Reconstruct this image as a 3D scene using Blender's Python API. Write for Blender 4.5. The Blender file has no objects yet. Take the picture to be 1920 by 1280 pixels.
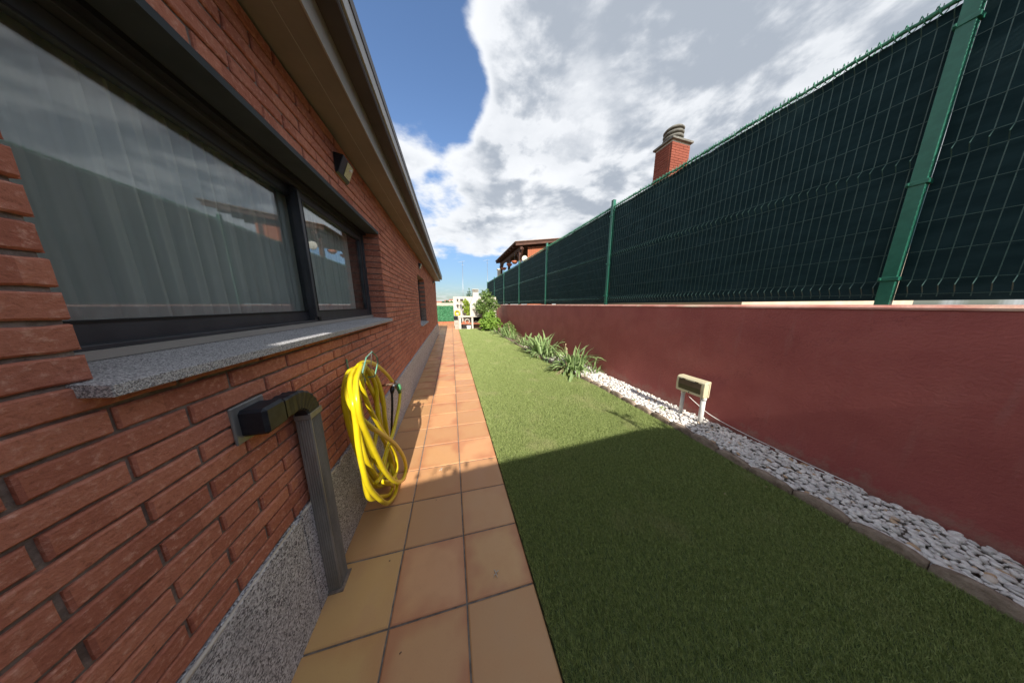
import bpy, bmesh, math, random
import numpy as np
from mathutils import Vector, Matrix, Euler
random.seed(7); np.random.seed(7)
R = math.radians
S = bpy.context.scene
COL = S.collection

# ------------------------------------------------------------------ camera
F, CX, CY, VX, VY, H = 390.0, 960.0, 640.0, 846.0, 571.0, 1.5
TH = math.atan((CY - VY) / F)
PSI = math.atan2((CX - VX) / F, 1 / math.cos(TH))
cam = bpy.data.cameras.new('camera'); camo = bpy.data.objects.new('camera', cam); COL.objects.link(camo)
cam.sensor_width = 36; cam.lens = 36 * F / 1920; cam.clip_start = 0.02; cam.clip_end = 3000
camo.location = (0, 0, H); camo.rotation_euler = (math.pi / 2 - TH, 0, -PSI)
S.camera = camo

_f = Vector((math.sin(PSI) * math.cos(TH), math.cos(PSI) * math.cos(TH), -math.sin(TH)))
_r = Vector((math.cos(PSI), -math.sin(PSI), 0)); _u = _r.cross(_f)
def ray(px, py): return _f + _r * ((px - CX) / F) + _u * ((CY - py) / F)
def atY(px, py, Y): d = ray(px, py); return Vector((0, 0, H)) + d * (Y / d.y)
def atX(px, py, X): d = ray(px, py); return Vector((0, 0, H)) + d * (X / d.x)
def dirn(px, py): return ray(px, py).normalized()

# ------------------------------------------------------------------ world, sun, exposure
SUN_EL, SUN_AZ = R(34), R(0.6)          # light travels towards +Y, a hair towards +X
W = bpy.data.worlds.new('World'); S.world = W; W.use_nodes = True
nt = W.node_tree; nt.nodes.clear()
def N(nt, t, **k):
    n = nt.nodes.new(t)
    for a, v in k.items():
        if a.startswith('i_'): n.inputs[a[2:].replace('_', ' ')].default_value = v
        else: setattr(n, a, v)
    return n
def MATH(nt, op, a, b=None, c=None, clamp=False):
    n = nt.nodes.new('ShaderNodeMath'); n.operation = op; n.use_clamp = clamp
    for i, v in enumerate((a, b, c)):
        if v is None: continue
        if isinstance(v, (int, float)): n.inputs[i].default_value = v
        else: nt.links.new(v, n.inputs[i])
    return n.outputs[0]
def MIX(nt, fac, a, b):
    n = nt.nodes.new('ShaderNodeMix'); n.data_type = 'RGBA'
    for s, v in ((n.inputs['Factor'], fac), (n.inputs[6], a), (n.inputs[7], b)):
        if isinstance(v, (int, float)): s.default_value = v
        elif isinstance(v, tuple): s.default_value = (*v, 1) if len(v) == 3 else v
        else: nt.links.new(v, s)
    return n.outputs[2]
def RANGE(nt, v, a, b, c=0.0, d=1.0, smooth=True):
    n = nt.nodes.new('ShaderNodeMapRange'); n.interpolation_type = 'SMOOTHSTEP' if smooth else 'LINEAR'
    nt.links.new(v, n.inputs[0])
    for i, x in enumerate((a, b, c, d)): n.inputs[i + 1].default_value = x
    return n.outputs[0]
def world_nodes():
    L = nt.links.new
    sky = N(nt, 'ShaderNodeTexSky', sky_type='NISHITA', sun_disc=False, sun_elevation=SUN_EL,
            sun_rotation=math.pi + SUN_AZ, air_density=1.2, dust_density=0.6, ozone_density=2.0)
    geo = N(nt, 'ShaderNodeTexCoord')
    nrm = N(nt, 'ShaderNodeVectorMath', operation='NORMALIZE'); L(geo.outputs['Generated'], nrm.inputs[0])
    sep = N(nt, 'ShaderNodeSeparateXYZ'); L(nrm.outputs[0], sep.inputs[0])
    z = MATH(nt, 'MAXIMUM', sep.outputs[2], 0.02)
    # clouds lie on a layer above: project the direction onto it, softened near the horizon
    zz = MATH(nt, 'ADD', z, 0.22)
    cx = MATH(nt, 'DIVIDE', sep.outputs[0], zz); cy = MATH(nt, 'DIVIDE', sep.outputs[1], zz)
    cmb = N(nt, 'ShaderNodeCombineXYZ'); L(cx, cmb.inputs[0]); L(cy, cmb.inputs[1]); L(MATH(nt, 'MULTIPLY', z, 1.6), cmb.inputs[2])
    def fbm(scale, detail, rough, off, dist=0.0):
        mp = N(nt, 'ShaderNodeVectorMath', operation='ADD'); L(cmb.outputs[0], mp.inputs[0]); mp.inputs[1].default_value = off
        n = N(nt, 'ShaderNodeTexNoise', noise_dimensions='3D'); n.inputs['Scale'].default_value = scale
        n.inputs['Detail'].default_value = detail; n.inputs['Roughness'].default_value = rough; n.inputs['Distortion'].default_value = dist
        L(mp.outputs[0], n.inputs['Vector']); return n.outputs['Fac']
    n1 = fbm(2.3, 9, 0.56, (3.1, 1.7, 0), 0.15)
    n2 = fbm(5.5, 8, 0.6, (9.3, 4.1, 2))
    n1s = fbm(2.3, 9, 0.56, (3.1, 1.7 - 0.10, 0.02), 0.15)       # the same field a step towards the sun
    # broad shape of the cover: banks and openings by direction
    def blob(px, py, r0, r1, amp):
        d = dirn(px, py)
        n = N(nt, 'ShaderNodeVectorMath', operation='DOT_PRODUCT'); L(nrm.outputs[0], n.inputs[0]); n.inputs[1].default_value = d
        v = RANGE(nt, n.outputs['Value'], math.cos(R(r1)), math.cos(R(r0)), 0, amp); return v
    terms = [blob(770, 60, 1, 16, -0.85), blob(860, 180, 0.5, 8, -0.62), blob(1330, 150, 6, 26, .35), blob(690, 0, 4, 22, -0.45), blob(735, 235, 1, 9, .62), blob(965, 140, 2, 13, .50),
             blob(840, 330, 3, 15, .18), blob(1050, 420, 4, 14, .24), blob(900, 425, 3, 9, .2), blob(1150, 200, 10, 34, .26),
             blob(805, 415, 0.5, 2.5, -.22), blob(905, 345, 0.5, 3, -.15), blob(1350, 420, 8, 30, .25), blob(1500, 200, 8, 34, .2)]
    cov = MATH(nt, 'ADD', MATH(nt, 'MULTIPLY', MATH(nt, 'SUBTRACT', n1, .5), 2.2), .70)
    for t in terms: cov = MATH(nt, 'ADD', cov, t)
    hor = RANGE(nt, sep.outputs[2], 0.16, 0.23, -0.9, 0.0)          # clear band over the horizon
    cov = MATH(nt, 'ADD', cov, hor)
    cov = MATH(nt, 'ADD', cov, MATH(nt, 'MULTIPLY', MATH(nt, 'SUBTRACT', n2, 0.5), 0.62))
    mask = RANGE(nt, cov, 0.36, 0.80)
    lowband = RANGE(nt, sep.outputs[2], 0.015, 0.10, 1, 0)
    wisp = MATH(nt, 'MULTIPLY', RANGE(nt, n2, 0.44, 0.66), lowband)
    mask = MATH(nt, 'MAXIMUM', mask, MATH(nt, 'MULTIPLY', wisp, .55))
    dens = RANGE(nt, cov, 0.62, 1.25)
    lit = MATH(nt, 'ADD', MATH(nt, 'MULTIPLY', MATH(nt, 'SUBTRACT', n1, n1s), 7.0), 0.5, clamp=True)
    shade = MATH(nt, 'MULTIPLY', dens, MATH(nt, 'SUBTRACT', 1.25, lit))
    shade = MATH(nt, 'ADD', shade, MATH(nt, 'MULTIPLY', MATH(nt, 'SUBTRACT', n2, 0.5), -0.75))
    shade = MATH(nt, 'SUBTRACT', shade, blob(1000, 395, 2, 11, .35)); shade = MATH(nt, 'SUBTRACT', shade, blob(800, 300, 2, 12, .1))
    shade = MATH(nt, 'MULTIPLY', shade, .9); shade = RANGE(nt, shade, -.15, 1.1)
    ccol = MIX(nt, shade, (3.75, 3.84, 3.98), (1.7, 1.9, 2.2))
    skyg = N(nt, 'ShaderNodeMix', data_type='RGBA', blend_type='MULTIPLY'); skyg.inputs[0].default_value = 1
    L(sky.outputs[0], skyg.inputs[6]); L(MIX(nt, RANGE(nt, sep.outputs[2], -.02, .5, 0, 1), (.26, .31, .39), (.56, .62, .72)), skyg.inputs[7])
    col = MIX(nt, mask, skyg.outputs[2], ccol)
    bg = N(nt, 'ShaderNodeBackground'); bg.inputs['Strength'].default_value = 0.10
    L(col, bg.inputs[0]); out = N(nt, 'ShaderNodeOutputWorld'); L(bg.outputs[0], out.inputs[0])
world_nodes()
sun = bpy.data.lights.new('sun', 'SUN'); suno = bpy.data.objects.new('sun', sun); COL.objects.link(suno)
sun.energy = 2.9; sun.angle = R(0.5); sun.color = (1.0, 0.93, 0.82)
sd = Vector((math.sin(SUN_AZ) * math.cos(SUN_EL), math.cos(SUN_AZ) * math.cos(SUN_EL), -math.sin(SUN_EL)))
suno.rotation_euler = sd.to_track_quat('-Z', 'Y').to_euler(); suno.location = (0, -8, 9)
S.view_settings.view_transform = 'Standard'; S.view_settings.look = 'None'
S.view_settings.gamma = 1; S.view_settings.use_curve_mapping = False
S.view_settings.exposure = 1.4
S.render.engine = 'CYCLES'
S.cycles.max_bounces = 8; S.cycles.diffuse_bounces = 4; S.cycles.glossy_bounces = 4; S.cycles.transparent_max_bounces = 16
S.cycles.caustics_reflective = False; S.cycles.caustics_refractive = False; S.cycles.use_denoising = True

# ------------------------------------------------------------------ materials
def mat(name, c1, c2=None, rough=0.7, scale=8, bump=0.0, bscale=60, spec=0.4, metal=0.0, detail=5, lo=.35, hi=.65,
        stretch=None, transl=0, c3=None, s3=3, f3=.5):
    m = bpy.data.materials.new(name); m.use_nodes = True; t = m.node_tree; b = t.nodes['Principled BSDF']
    b.inputs['Roughness'].default_value = rough; b.inputs['Metallic'].default_value = metal
    b.inputs['Specular IOR Level'].default_value = spec
    g = N(t, 'ShaderNodeNewGeometry'); vec = g.outputs['Position']
    if stretch:
        v = N(t, 'ShaderNodeVectorMath', operation='MULTIPLY'); t.links.new(vec, v.inputs[0]); v.inputs[1].default_value = stretch; vec = v.outputs[0]
    def noise(s, d=detail, r=.6):
        n = N(t, 'ShaderNodeTexNoise'); n.inputs['Scale'].default_value = s; n.inputs['Detail'].default_value = d
        n.inputs['Roughness'].default_value = r; t.links.new(vec, n.inputs['Vector']); return n.outputs['Fac']
    if c2 is None: col = None; b.inputs['Base Color'].default_value = (*c1, 1)
    else:
        col = MIX(t, RANGE(t, noise(scale), lo, hi), c1, c2)
        if c3: col = MIX(t, MATH(t, 'MULTIPLY', RANGE(t, noise(s3), .52, .7), f3), col, c3)
        t.links.new(col, b.inputs['Base Color'])
    if bump:
        bn = N(t, 'ShaderNodeBump'); bn.inputs['Strength'].default_value = bump; bn.inputs['Distance'].default_value = 0.01
        t.links.new(noise(bscale, 4), bn.inputs['Height']); t.links.new(bn.outputs[0], b.inputs['Normal'])
    if transl:
        tr = N(t, 'ShaderNodeBsdfTranslucent'); mx = N(t, 'ShaderNodeMixShader'); mx.inputs[0].default_value = transl
        if col is not None: t.links.new(col, tr.inputs[0])
        else: tr.inputs[0].default_value = (*c1, 1)
        t.links.new(b.outputs[0], mx.inputs[1]); t.links.new(tr.outputs[0], mx.inputs[2])
        t.links.new(mx.outputs[0], t.nodes['Material Output'].inputs[0])
    return m

def brick_mat(name, dark, mid, light, cell, zoff=0.0):
    m = mat(name, mid, rough=.88, spec=.25); t = m.node_tree; L = t.links.new; b = t.nodes['Principled BSDF']
    g = N(t, 'ShaderNodeNewGeometry'); s = N(t, 'ShaderNodeSeparateXYZ'); L(g.outputs['Position'], s.inputs[0])
    row = MATH(t, 'FLOOR', MATH(t, 'DIVIDE', MATH(t, 'SUBTRACT', s.outputs[2], zoff), cell[1]))
    half = MATH(t, 'MULTIPLY', MATH(t, 'MODULO', row, 2), .5)
    cl = MATH(t, 'FLOOR', MATH(t, 'ADD', MATH(t, 'DIVIDE', MATH(t, 'ADD', s.outputs[1], MATH(t, 'MULTIPLY', s.outputs[0], .13)), cell[0]), half))
    cb = N(t, 'ShaderNodeCombineXYZ'); L(row, cb.inputs[0]); L(cl, cb.inputs[1])
    wn = N(t, 'ShaderNodeTexWhiteNoise', noise_dimensions='3D'); L(cb.outputs[0], wn.inputs[0])
    c = MIX(t, wn.outputs[0], dark, mid)
    n = N(t, 'ShaderNodeTexNoise'); n.inputs['Scale'].default_value = 58; n.inputs['Detail'].default_value = 8; n.inputs['Roughness'].default_value = .7
    mp = N(t, 'ShaderNodeVectorMath', operation='MULTIPLY'); L(g.outputs['Position'], mp.inputs[0]); mp.inputs[1].default_value = (1, 1, 1.2); L(mp.outputs[0], n.inputs['Vector'])
    c = MIX(t, RANGE(t, n.outputs['Fac'], .5, .74), c, light)
    c = MIX(t, MATH(t, 'MULTIPLY', RANGE(t, n.outputs['Fac'], .46, .30), .55), c, tuple(v * .45 for v in dark))
    L(c, b.inputs['Base Color'])
    n2 = N(t, 'ShaderNodeTexNoise'); n2.inputs['Scale'].default_value = 90; n2.inputs['Detail'].default_value = 5; L(mp.outputs[0], n2.inputs['Vector'])
    bp = N(t, 'ShaderNodeBump'); bp.inputs['Strength'].default_value = .7; bp.inputs['Distance'].default_value = .006
    L(MATH(t, 'ADD', n.outputs['Fac'], MATH(t, 'MULTIPLY', n2.outputs['Fac'], .5)), bp.inputs['Height']); L(bp.outputs[0], b.inputs['Normal'])
    return m

M = {}
BRL, BRH, BRZ0, BRX = 0.25, 0.0605, 0.560, -0.71
M['brick'] = brick_mat('rustic_red_brick', (.42, .15, .10), (.58, .235, .155), (.70, .38, .29), (BRL, BRH), BRZ0)
M['brick_far'] = brick_mat('orange_brick', (.20, .055, .034), (.27, .078, .05), (.34, .13, .09), (BRL, .06))
M['mortar'] = mat('mortar', (.17, .135, .115), (.30, .25, .22), rough=.95, scale=30, bump=.4, bscale=150)
M['mortar_white'] = mat('pale_mortar', (.55, .52, .47), (.68, .66, .6), rough=.95, scale=20, bump=.5, bscale=90)
def granite(name, a, b_, c_, sc=210):
    m = mat(name, a, rough=.8, spec=.3); t = m.node_tree; L = t.links.new; b = t.nodes['Principled BSDF']
    g = N(t, 'ShaderNodeNewGeometry')
    v = N(t, 'ShaderNodeTexVoronoi'); v.inputs['Scale'].default_value = sc; L(g.outputs['Position'], v.inputs['Vector'])
    s = N(t, 'ShaderNodeSeparateColor'); L(v.outputs['Color'], s.inputs[0])
    n = N(t, 'ShaderNodeTexNoise'); n.inputs['Scale'].default_value = 5; n.inputs['Detail'].default_value = 5; L(g.outputs['Position'], n.inputs['Vector'])
    c = MIX(t, RANGE(t, s.outputs[0], .35, .6), a, b_); c = MIX(t, RANGE(t, s.outputs[1], .70, .82), c, c_)
    c = MIX(t, MATH(t, 'MULTIPLY', RANGE(t, n.outputs['Fac'], .5, .75), .35), c, tuple(x * .6 for x in a))
    L(c, b.inputs['Base Color'])
    bp = N(t, 'ShaderNodeBump'); bp.inputs['Strength'].default_value = .6; bp.inputs['Distance'].default_value = .004
    L(v.outputs['Distance'], bp.inputs['Height']); L(bp.outputs[0], b.inputs['Normal']); return m
M['granite'] = granite('bush_hammered_granite', (.44, .45, .50), (.72, .74, .80), (.13, .13, .15))
M['granite_sill'] = granite('grey_granite', (.40, .40, .42), (.62, .62, .63), (.2, .2, .21), 420)

def tile_mat():
    m = mat('glazed_terracotta', (.5, .25, .12), rough=.42, spec=.45); t = m.node_tree; L = t.links.new; b = t.nodes['Principled BSDF']
    oi = N(t, 'ShaderNodeObjectInfo'); tc = N(t, 'ShaderNodeTexCoord'); g = N(t, 'ShaderNodeNewGeometry')
    s = N(t, 'ShaderNodeSeparateXYZ'); L(tc.outputs['Generated'], s.inputs[0])
    def noise(sc, d=5, vec=g.outputs['Position'], r=.55):
        n = N(t, 'ShaderNodeTexNoise'); n.inputs['Scale'].default_value = sc; n.inputs['Detail'].default_value = d; n.inputs['Roughness'].default_value = r
        L(vec, n.inputs['Vector']); return n.outputs['Fac']
    big, mid, fine = noise(3.0, 3), noise(9), noise(260, 3)
    edge = MATH(t, 'MAXIMUM', MATH(t, 'ABSOLUTE', MATH(t, 'SUBTRACT', s.outputs[0], .5)), MATH(t, 'ABSOLUTE', MATH(t, 'SUBTRACT', s.outputs[1], .5)))
    fl = RANGE(t, MATH(t, 'ADD', MATH(t, 'MULTIPLY', edge, 1.0), MATH(t, 'MULTIPLY', big, 1.1)), .80, 1.15)
    fl = MATH(t, 'MULTIPLY', fl, MATH(t, 'ADD', .02, MATH(t, 'MULTIPLY', MATH(t, 'POWER', oi.outputs['Random'], 1.5), .85)))
    c = MIX(t, fl, oi.outputs['Color'], (.42, .135, .07))
    c = MIX(t, MATH(t, 'MULTIPLY', RANGE(t, mid, .45, .7), .25), c, (.55, .30, .16))
    c = MIX(t, MATH(t, 'MULTIPLY', RANGE(t, fine, .62, .72), .22), c, (.16, .07, .04))
    L(c, b.inputs['Base Color'])
    L(RANGE(t, mid, .3, .7, .36, .6), b.inputs['Roughness'])
    bp = N(t, 'ShaderNodeBump'); bp.inputs['Strength'].default_value = .12; bp.inputs['Distance'].default_value = .004
    L(MATH(t, 'ADD', mid, MATH(t, 'MULTIPLY', fine, .15)), bp.inputs['Height']); L(bp.outputs[0], b.inputs['Normal']); return m
M['tile'] = tile_mat()
M['grout'] = mat('grey_grout', (.13, .12, .11), (.22, .20, .18), rough=.95, scale=25, bump=.5, bscale=160, c3=(.34, .31, .27), s3=7, f3=.8)
M['grass'] = mat('green_turf_blades', (.21, .28, .085), (.42, .49, .19), rough=.55, spec=.3, scale=60, transl=.25, c3=(.46, .46, .23), s3=1.7, f3=.55)
M['grass_base'] = mat('turf_backing', (.06, .09, .03), (.10, .13, .05), rough=.95, scale=40)
M['redwall'] = mat('dark_red_masonry_paint', (.345, .088, .080), (.40, .110, .098), rough=.62, scale=2.2, bump=.55, bscale=55, spec=.35, c3=(.42, .15, .13), s3=1.2, f3=.35)
def add_streaks():
    m = M['redwall']; t = m.node_tree; L = t.links.new; b = t.nodes['Principled BSDF']
    g = N(t, 'ShaderNodeNewGeometry'); mp = N(t, 'ShaderNodeVectorMath', operation='MULTIPLY'); L(g.outputs['Position'], mp.inputs[0]); mp.inputs[1].default_value = (1, 6, .7)
    n = N(t, 'ShaderNodeTexNoise'); n.inputs['Scale'].default_value = 2.2; n.inputs['Detail'].default_value = 6; L(mp.outputs[0], n.inputs['Vector'])
    old = b.inputs['Base Color'].links[0].from_socket
    c = MIX(t, MATH(t, 'MULTIPLY', RANGE(t, n.outputs['Fac'], .56, .78), .22), old, (.40, .21, .19)); sp = N(t, 'ShaderNodeSeparateXYZ'); L(g.outputs['Position'], sp.inputs[0])
    n3 = N(t, 'ShaderNodeTexNoise'); n3.inputs['Scale'].default_value = 11; n3.inputs['Detail'].default_value = 7; n3.inputs['Roughness'].default_value = .7; L(g.outputs['Position'], n3.inputs['Vector'])
    dirt = RANGE(t, MATH(t, 'SUBTRACT', n3.outputs['Fac'], MATH(t, 'MULTIPLY', sp.outputs[2], 1.5)), .25, .50)
    c = MIX(t, MATH(t, 'MULTIPLY', dirt, .45), c, (.34, .24, .19))
    v = N(t, 'ShaderNodeTexVoronoi'); v.feature = 'DISTANCE_TO_EDGE'; v.inputs['Scale'].default_value = .55
    wv = N(t, 'ShaderNodeVectorMath', operation='ADD'); L(g.outputs['Position'], wv.inputs[0]); sc = N(t, 'ShaderNodeVectorMath', operation='SCALE'); L(n3.outputs['Color'], sc.inputs[0]); sc.inputs['Scale'].default_value = .35; L(sc.outputs[0], wv.inputs[1]); L(wv.outputs[0], v.inputs['Vector'])
    c = MIX(t, MATH(t, 'MULTIPLY', RANGE(t, v.outputs['Distance'], .0025, .0), .55), c, (.12, .03, .03))
    spot = RANGE(t, n3.outputs['Fac'], .70, .76); c = MIX(t, MATH(t, 'MULTIPLY', spot, .4), c, (.50, .26, .23))
    L(c, b.inputs['Base Color'])
add_streaks()
M['coping'] = mat('faded_pink_coping', (.50, .20, .16), (.62, .34, .28), rough=.8, scale=5, bump=.3, bscale=90, c3=(.62, .52, .38), s3=2, f3=.7)
M['pebble'] = None
def pebble_mat():
    m = mat('white_pebble', (.7, .68, .64), rough=.55); t = m.node_tree; b = t.nodes['Principled BSDF']; L = t.links.new
    a = N(t, 'ShaderNodeAttribute', attribute_name='tint'); oi = N(t, 'ShaderNodeObjectInfo')
    r = N(t, 'ShaderNodeTexWhiteNoise', noise_dimensions='1D'); L(MATH(t, 'ADD', a.outputs['Fac'], oi.outputs['Random']), r.inputs['W'])
    c = MIX(t, RANGE(t, r.outputs[0], 0, .8), (.60, .58, .56), (.80, .78, .74)); c = MIX(t, RANGE(t, r.outputs[0], .93, .97), c, (.52, .36, .22))
    g = N(t, 'ShaderNodeNewGeometry'); n = N(t, 'ShaderNodeTexNoise'); n.inputs['Scale'].default_value = 70; L(g.outputs['Position'], n.inputs['Vector'])
    c = MIX(t, MATH(t, 'MULTIPLY', RANGE(t, n.outputs['Fac'], .5, .75), .35), c, (.45, .42, .38)); L(c, b.inputs['Base Color']); return m
M['pebble'] = pebble_mat()
M['edging'] = mat('weathered_concrete_edging', (.20, .15, .11), (.34, .27, .21), rough=.95, scale=14, bump=.6, bscale=120, c3=(.12, .09, .06), s3=6, f3=.5)
M['grit'] = mat('pale_grit', (.20, .18, .15), (.36, .33, .28), rough=1, scale=40, bump=.8, bscale=120)
M['soil'] = mat('dry_soil', (.10, .07, .045), (.22, .16, .10), rough=1, scale=20, bump=.8, bscale=60)
M['post'] = mat('green_powder_coat', (.018, .13, .085), (.025, .16, .105), rough=.38, scale=20, spec=.5)
M['wire'] = mat('green_wire', (.035, .075, .065), (.05, .11, .095), rough=.4, scale=30, spec=.5)
M['cloth'] = mat('dark_green_shade_net', (.014, .033, .037), (.024, .052, .058), rough=.95, scale=5, bump=.4, bscale=260, spec=.08, stretch=(1, 1, 3), lo=.25, hi=.75)
M['fringe'] = mat('green_net_selvedge', (.03, .16, .09), (.07, .27, .16), rough=.6, scale=60)
M['alu_dark'] = mat('anthracite_aluminium', (.040, .044, .052), (.052, .057, .066), rough=.42, scale=12, spec=.5)
M['alu_black'] = mat('black_gasket', (.008, .008, .01), rough=.5)
M['lintel'] = mat('grey_lintel_paint', (.030, .042, .052), (.040, .054, .064), rough=.7, scale=9)
M['soffit'] = mat('brown_soffit_metal', (.19, .165, .145), (.23, .20, .175), rough=.55, scale=3, spec=.4)
M['fascia'] = mat('grey_brown_fascia', (.34, .33, .30), (.38, .36, .33), rough=.5, scale=3, spec=.4)
M['gutter'] = mat('dark_brown_gutter', (.050, .038, .034), (.065, .05, .045), rough=.5, scale=6, spec=.4)
M['gutter_light'] = mat('grey_gutter_band', (.30, .29, .28), (.36, .35, .33), rough=.45, scale=6, spec=.5)
M['pipe'] = mat('brushed_dark_metal_pipe', (.20, .21, .215), (.30, .31, .315), rough=.45, scale=14, metal=.25, stretch=(1, 1, .2), c3=(.10, .085, .07), s3=5, f3=.6)
M['pipe_dark'] = mat('black_ribbed_plastic', (.010, .013, .020), (.02, .025, .034), rough=.55, scale=30)
M['hose'] = mat('yellow_hose', (.66, .52, .010), (.74, .60, .02), rough=.32, scale=9, spec=.5)
M['hose_black'] = mat('black_hose', (.012, .012, .013), rough=.4)
M['hook'] = mat('worn_green_enamel', (.12, .35, .25), (.30, .38, .34), rough=.5, scale=30, metal=.3)
M['green_plastic'] = mat('green_connector', (.06, .25, .10), (.10, .32, .15), rough=.4, scale=40)
M['brass'] = mat('old_brass', (.30, .19, .12), (.42, .30, .20), rough=.45, metal=.8, scale=50)
M['black'] = mat('black_plastic', (.010, .011, .014), rough=.35)
M['led'] = mat('yellow_led_panel', (.50, .46, .20), (.66, .62, .34), rough=.35, scale=90, stretch=(1, 1, 1))
M['white'] = mat('white_plastic', (.78, .78, .76), rough=.4)
M['whitewash'] = mat('white_render', (.54, .505, .43), (.62, .585, .51), rough=.9, scale=3, bump=.4, bscale=60, c3=(.55, .52, .45), s3=2.5, f3=.35)
M['cream'] = mat('cream_plastic_box', (.60, .54, .36), (.66, .60, .42), rough=.45, scale=5)
M['smoke'] = mat('smoked_brown_cover', (.075, .055, .035), (.10, .075, .05), rough=.18, scale=5, spec=.6)
M['pvc'] = mat('grey_white_pvc', (.55, .55, .53), (.66, .66, .64), rough=.45, scale=18)
M['concrete'] = mat('grey_concrete', (.34, .31, .27), (.46, .42, .36), rough=.9, scale=8, bump=.4, bscale=60)
M['cowl'] = mat('weathered_cowl_concrete', (.13, .125, .11), (.20, .195, .175), rough=.95, scale=12, bump=.5, bscale=60)
M['wood'] = mat('dark_stained_wood', (.055, .022, .014), (.11, .045, .026), rough=.7, scale=5, stretch=(1, 1, 6))
M['wood_red'] = mat('red_stained_boards', (.30, .085, .035), (.42, .13, .055), rough=.7, scale=6, stretch=(8, 8, 1))
M['terracotta'] = mat('terracotta', (.38, .12, .06), (.50, .18, .10), rough=.85, scale=9)
M['rooftile'] = mat('brown_roof_tiles', (.16, .09, .06), (.28, .16, .10), rough=.9, scale=12)
M['beige'] = mat('beige_render', (.50, .40, .30), (.58, .48, .37), rough=.9, scale=2)
M['glass_dark'] = mat('dark_glass', (.02, .025, .03), rough=.08, spec=.7)
M['ground'] = mat('dry_ground', (.13, .12, .06), (.24, .20, .11), rough=1, scale=.2)
M['hill'] = mat('hazy_hill', (.16, .19, .20), (.22, .24, .23), rough=1, scale=.02)
M['room'] = mat('room_paint', (.30, .28, .26), rough=.9)
M['steel'] = mat('galvanised_steel', (.35, .36, .38), rough=.4, metal=.8)
M['iris'] = mat('iris_leaf', (.20, .31, .11), (.34, .46, .20), rough=.45, scale=14, transl=.28, spec=.35, c3=(.36, .40, .20), s3=12, f3=.4)
M['dry'] = mat('dried_plant', (.36, .25, .15), (.50, .38, .26), rough=.9, scale=30)
M['leaf_lime'] = mat('bright_broad_leaves', (.15, .28, .04), (.30, .45, .08), rough=.5, scale=9, transl=.35)
M['leaf_mid'] = mat('mid_green_leaves', (.10, .19, .04), (.24, .33, .10), rough=.55, scale=9, transl=.3)
M['leaf_yel'] = mat('yellow_green_leaves', (.20, .32, .02), (.38, .48, .05), rough=.5, scale=9, transl=.35)
M['leaf_dark'] = mat('dark_conifer', (.025, .07, .025), (.06, .13, .04), rough=.6, scale=6, transl=.15)
M['hedge_art'] = mat('artificial_hedge_green', (.02, .13, .055), (.07, .28, .12), rough=.6, scale=25, c3=(.16, .40, .2), s3=40, f3=.6)
M['bark'] = mat('bark', (.10, .07, .05), (.20, .15, .11), rough=.95, scale=20)
def glass_mat():
    m = bpy.data.materials.new('window_glass'); m.use_nodes = True; t = m.node_tree; t.nodes.remove(t.nodes['Principled BSDF'])
    lwt = N(t, 'ShaderNodeLayerWeight'); lwt.inputs[0].default_value = .5
    gl = N(t, 'ShaderNodeBsdfGlossy'); gl.inputs['Roughness'].default_value = .0; gl.inputs[0].default_value = (.92, .96, 1, 1)
    tr = N(t, 'ShaderNodeBsdfTransparent'); tr.inputs[0].default_value = (.93, .96, .95, 1)
    mx = N(t, 'ShaderNodeMixShader'); t.links.new(MATH(t, 'ADD', MATH(t, 'MULTIPLY', MATH(t, 'POWER', lwt.outputs['Facing'], 4), .75), .05, clamp=True), mx.inputs[0])
    t.links.new(tr.outputs[0], mx.inputs[1]); t.links.new(gl.outputs[0], mx.inputs[2]); t.links.new(mx.outputs[0], t.nodes['Material Output'].inputs[0]); return m
M['glass'] = glass_mat()
M['curtain'] = mat('sheer_curtain', (.82, .84, .82), (.88, .89, .87), rough=.9, scale=4, transl=.4)

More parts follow.
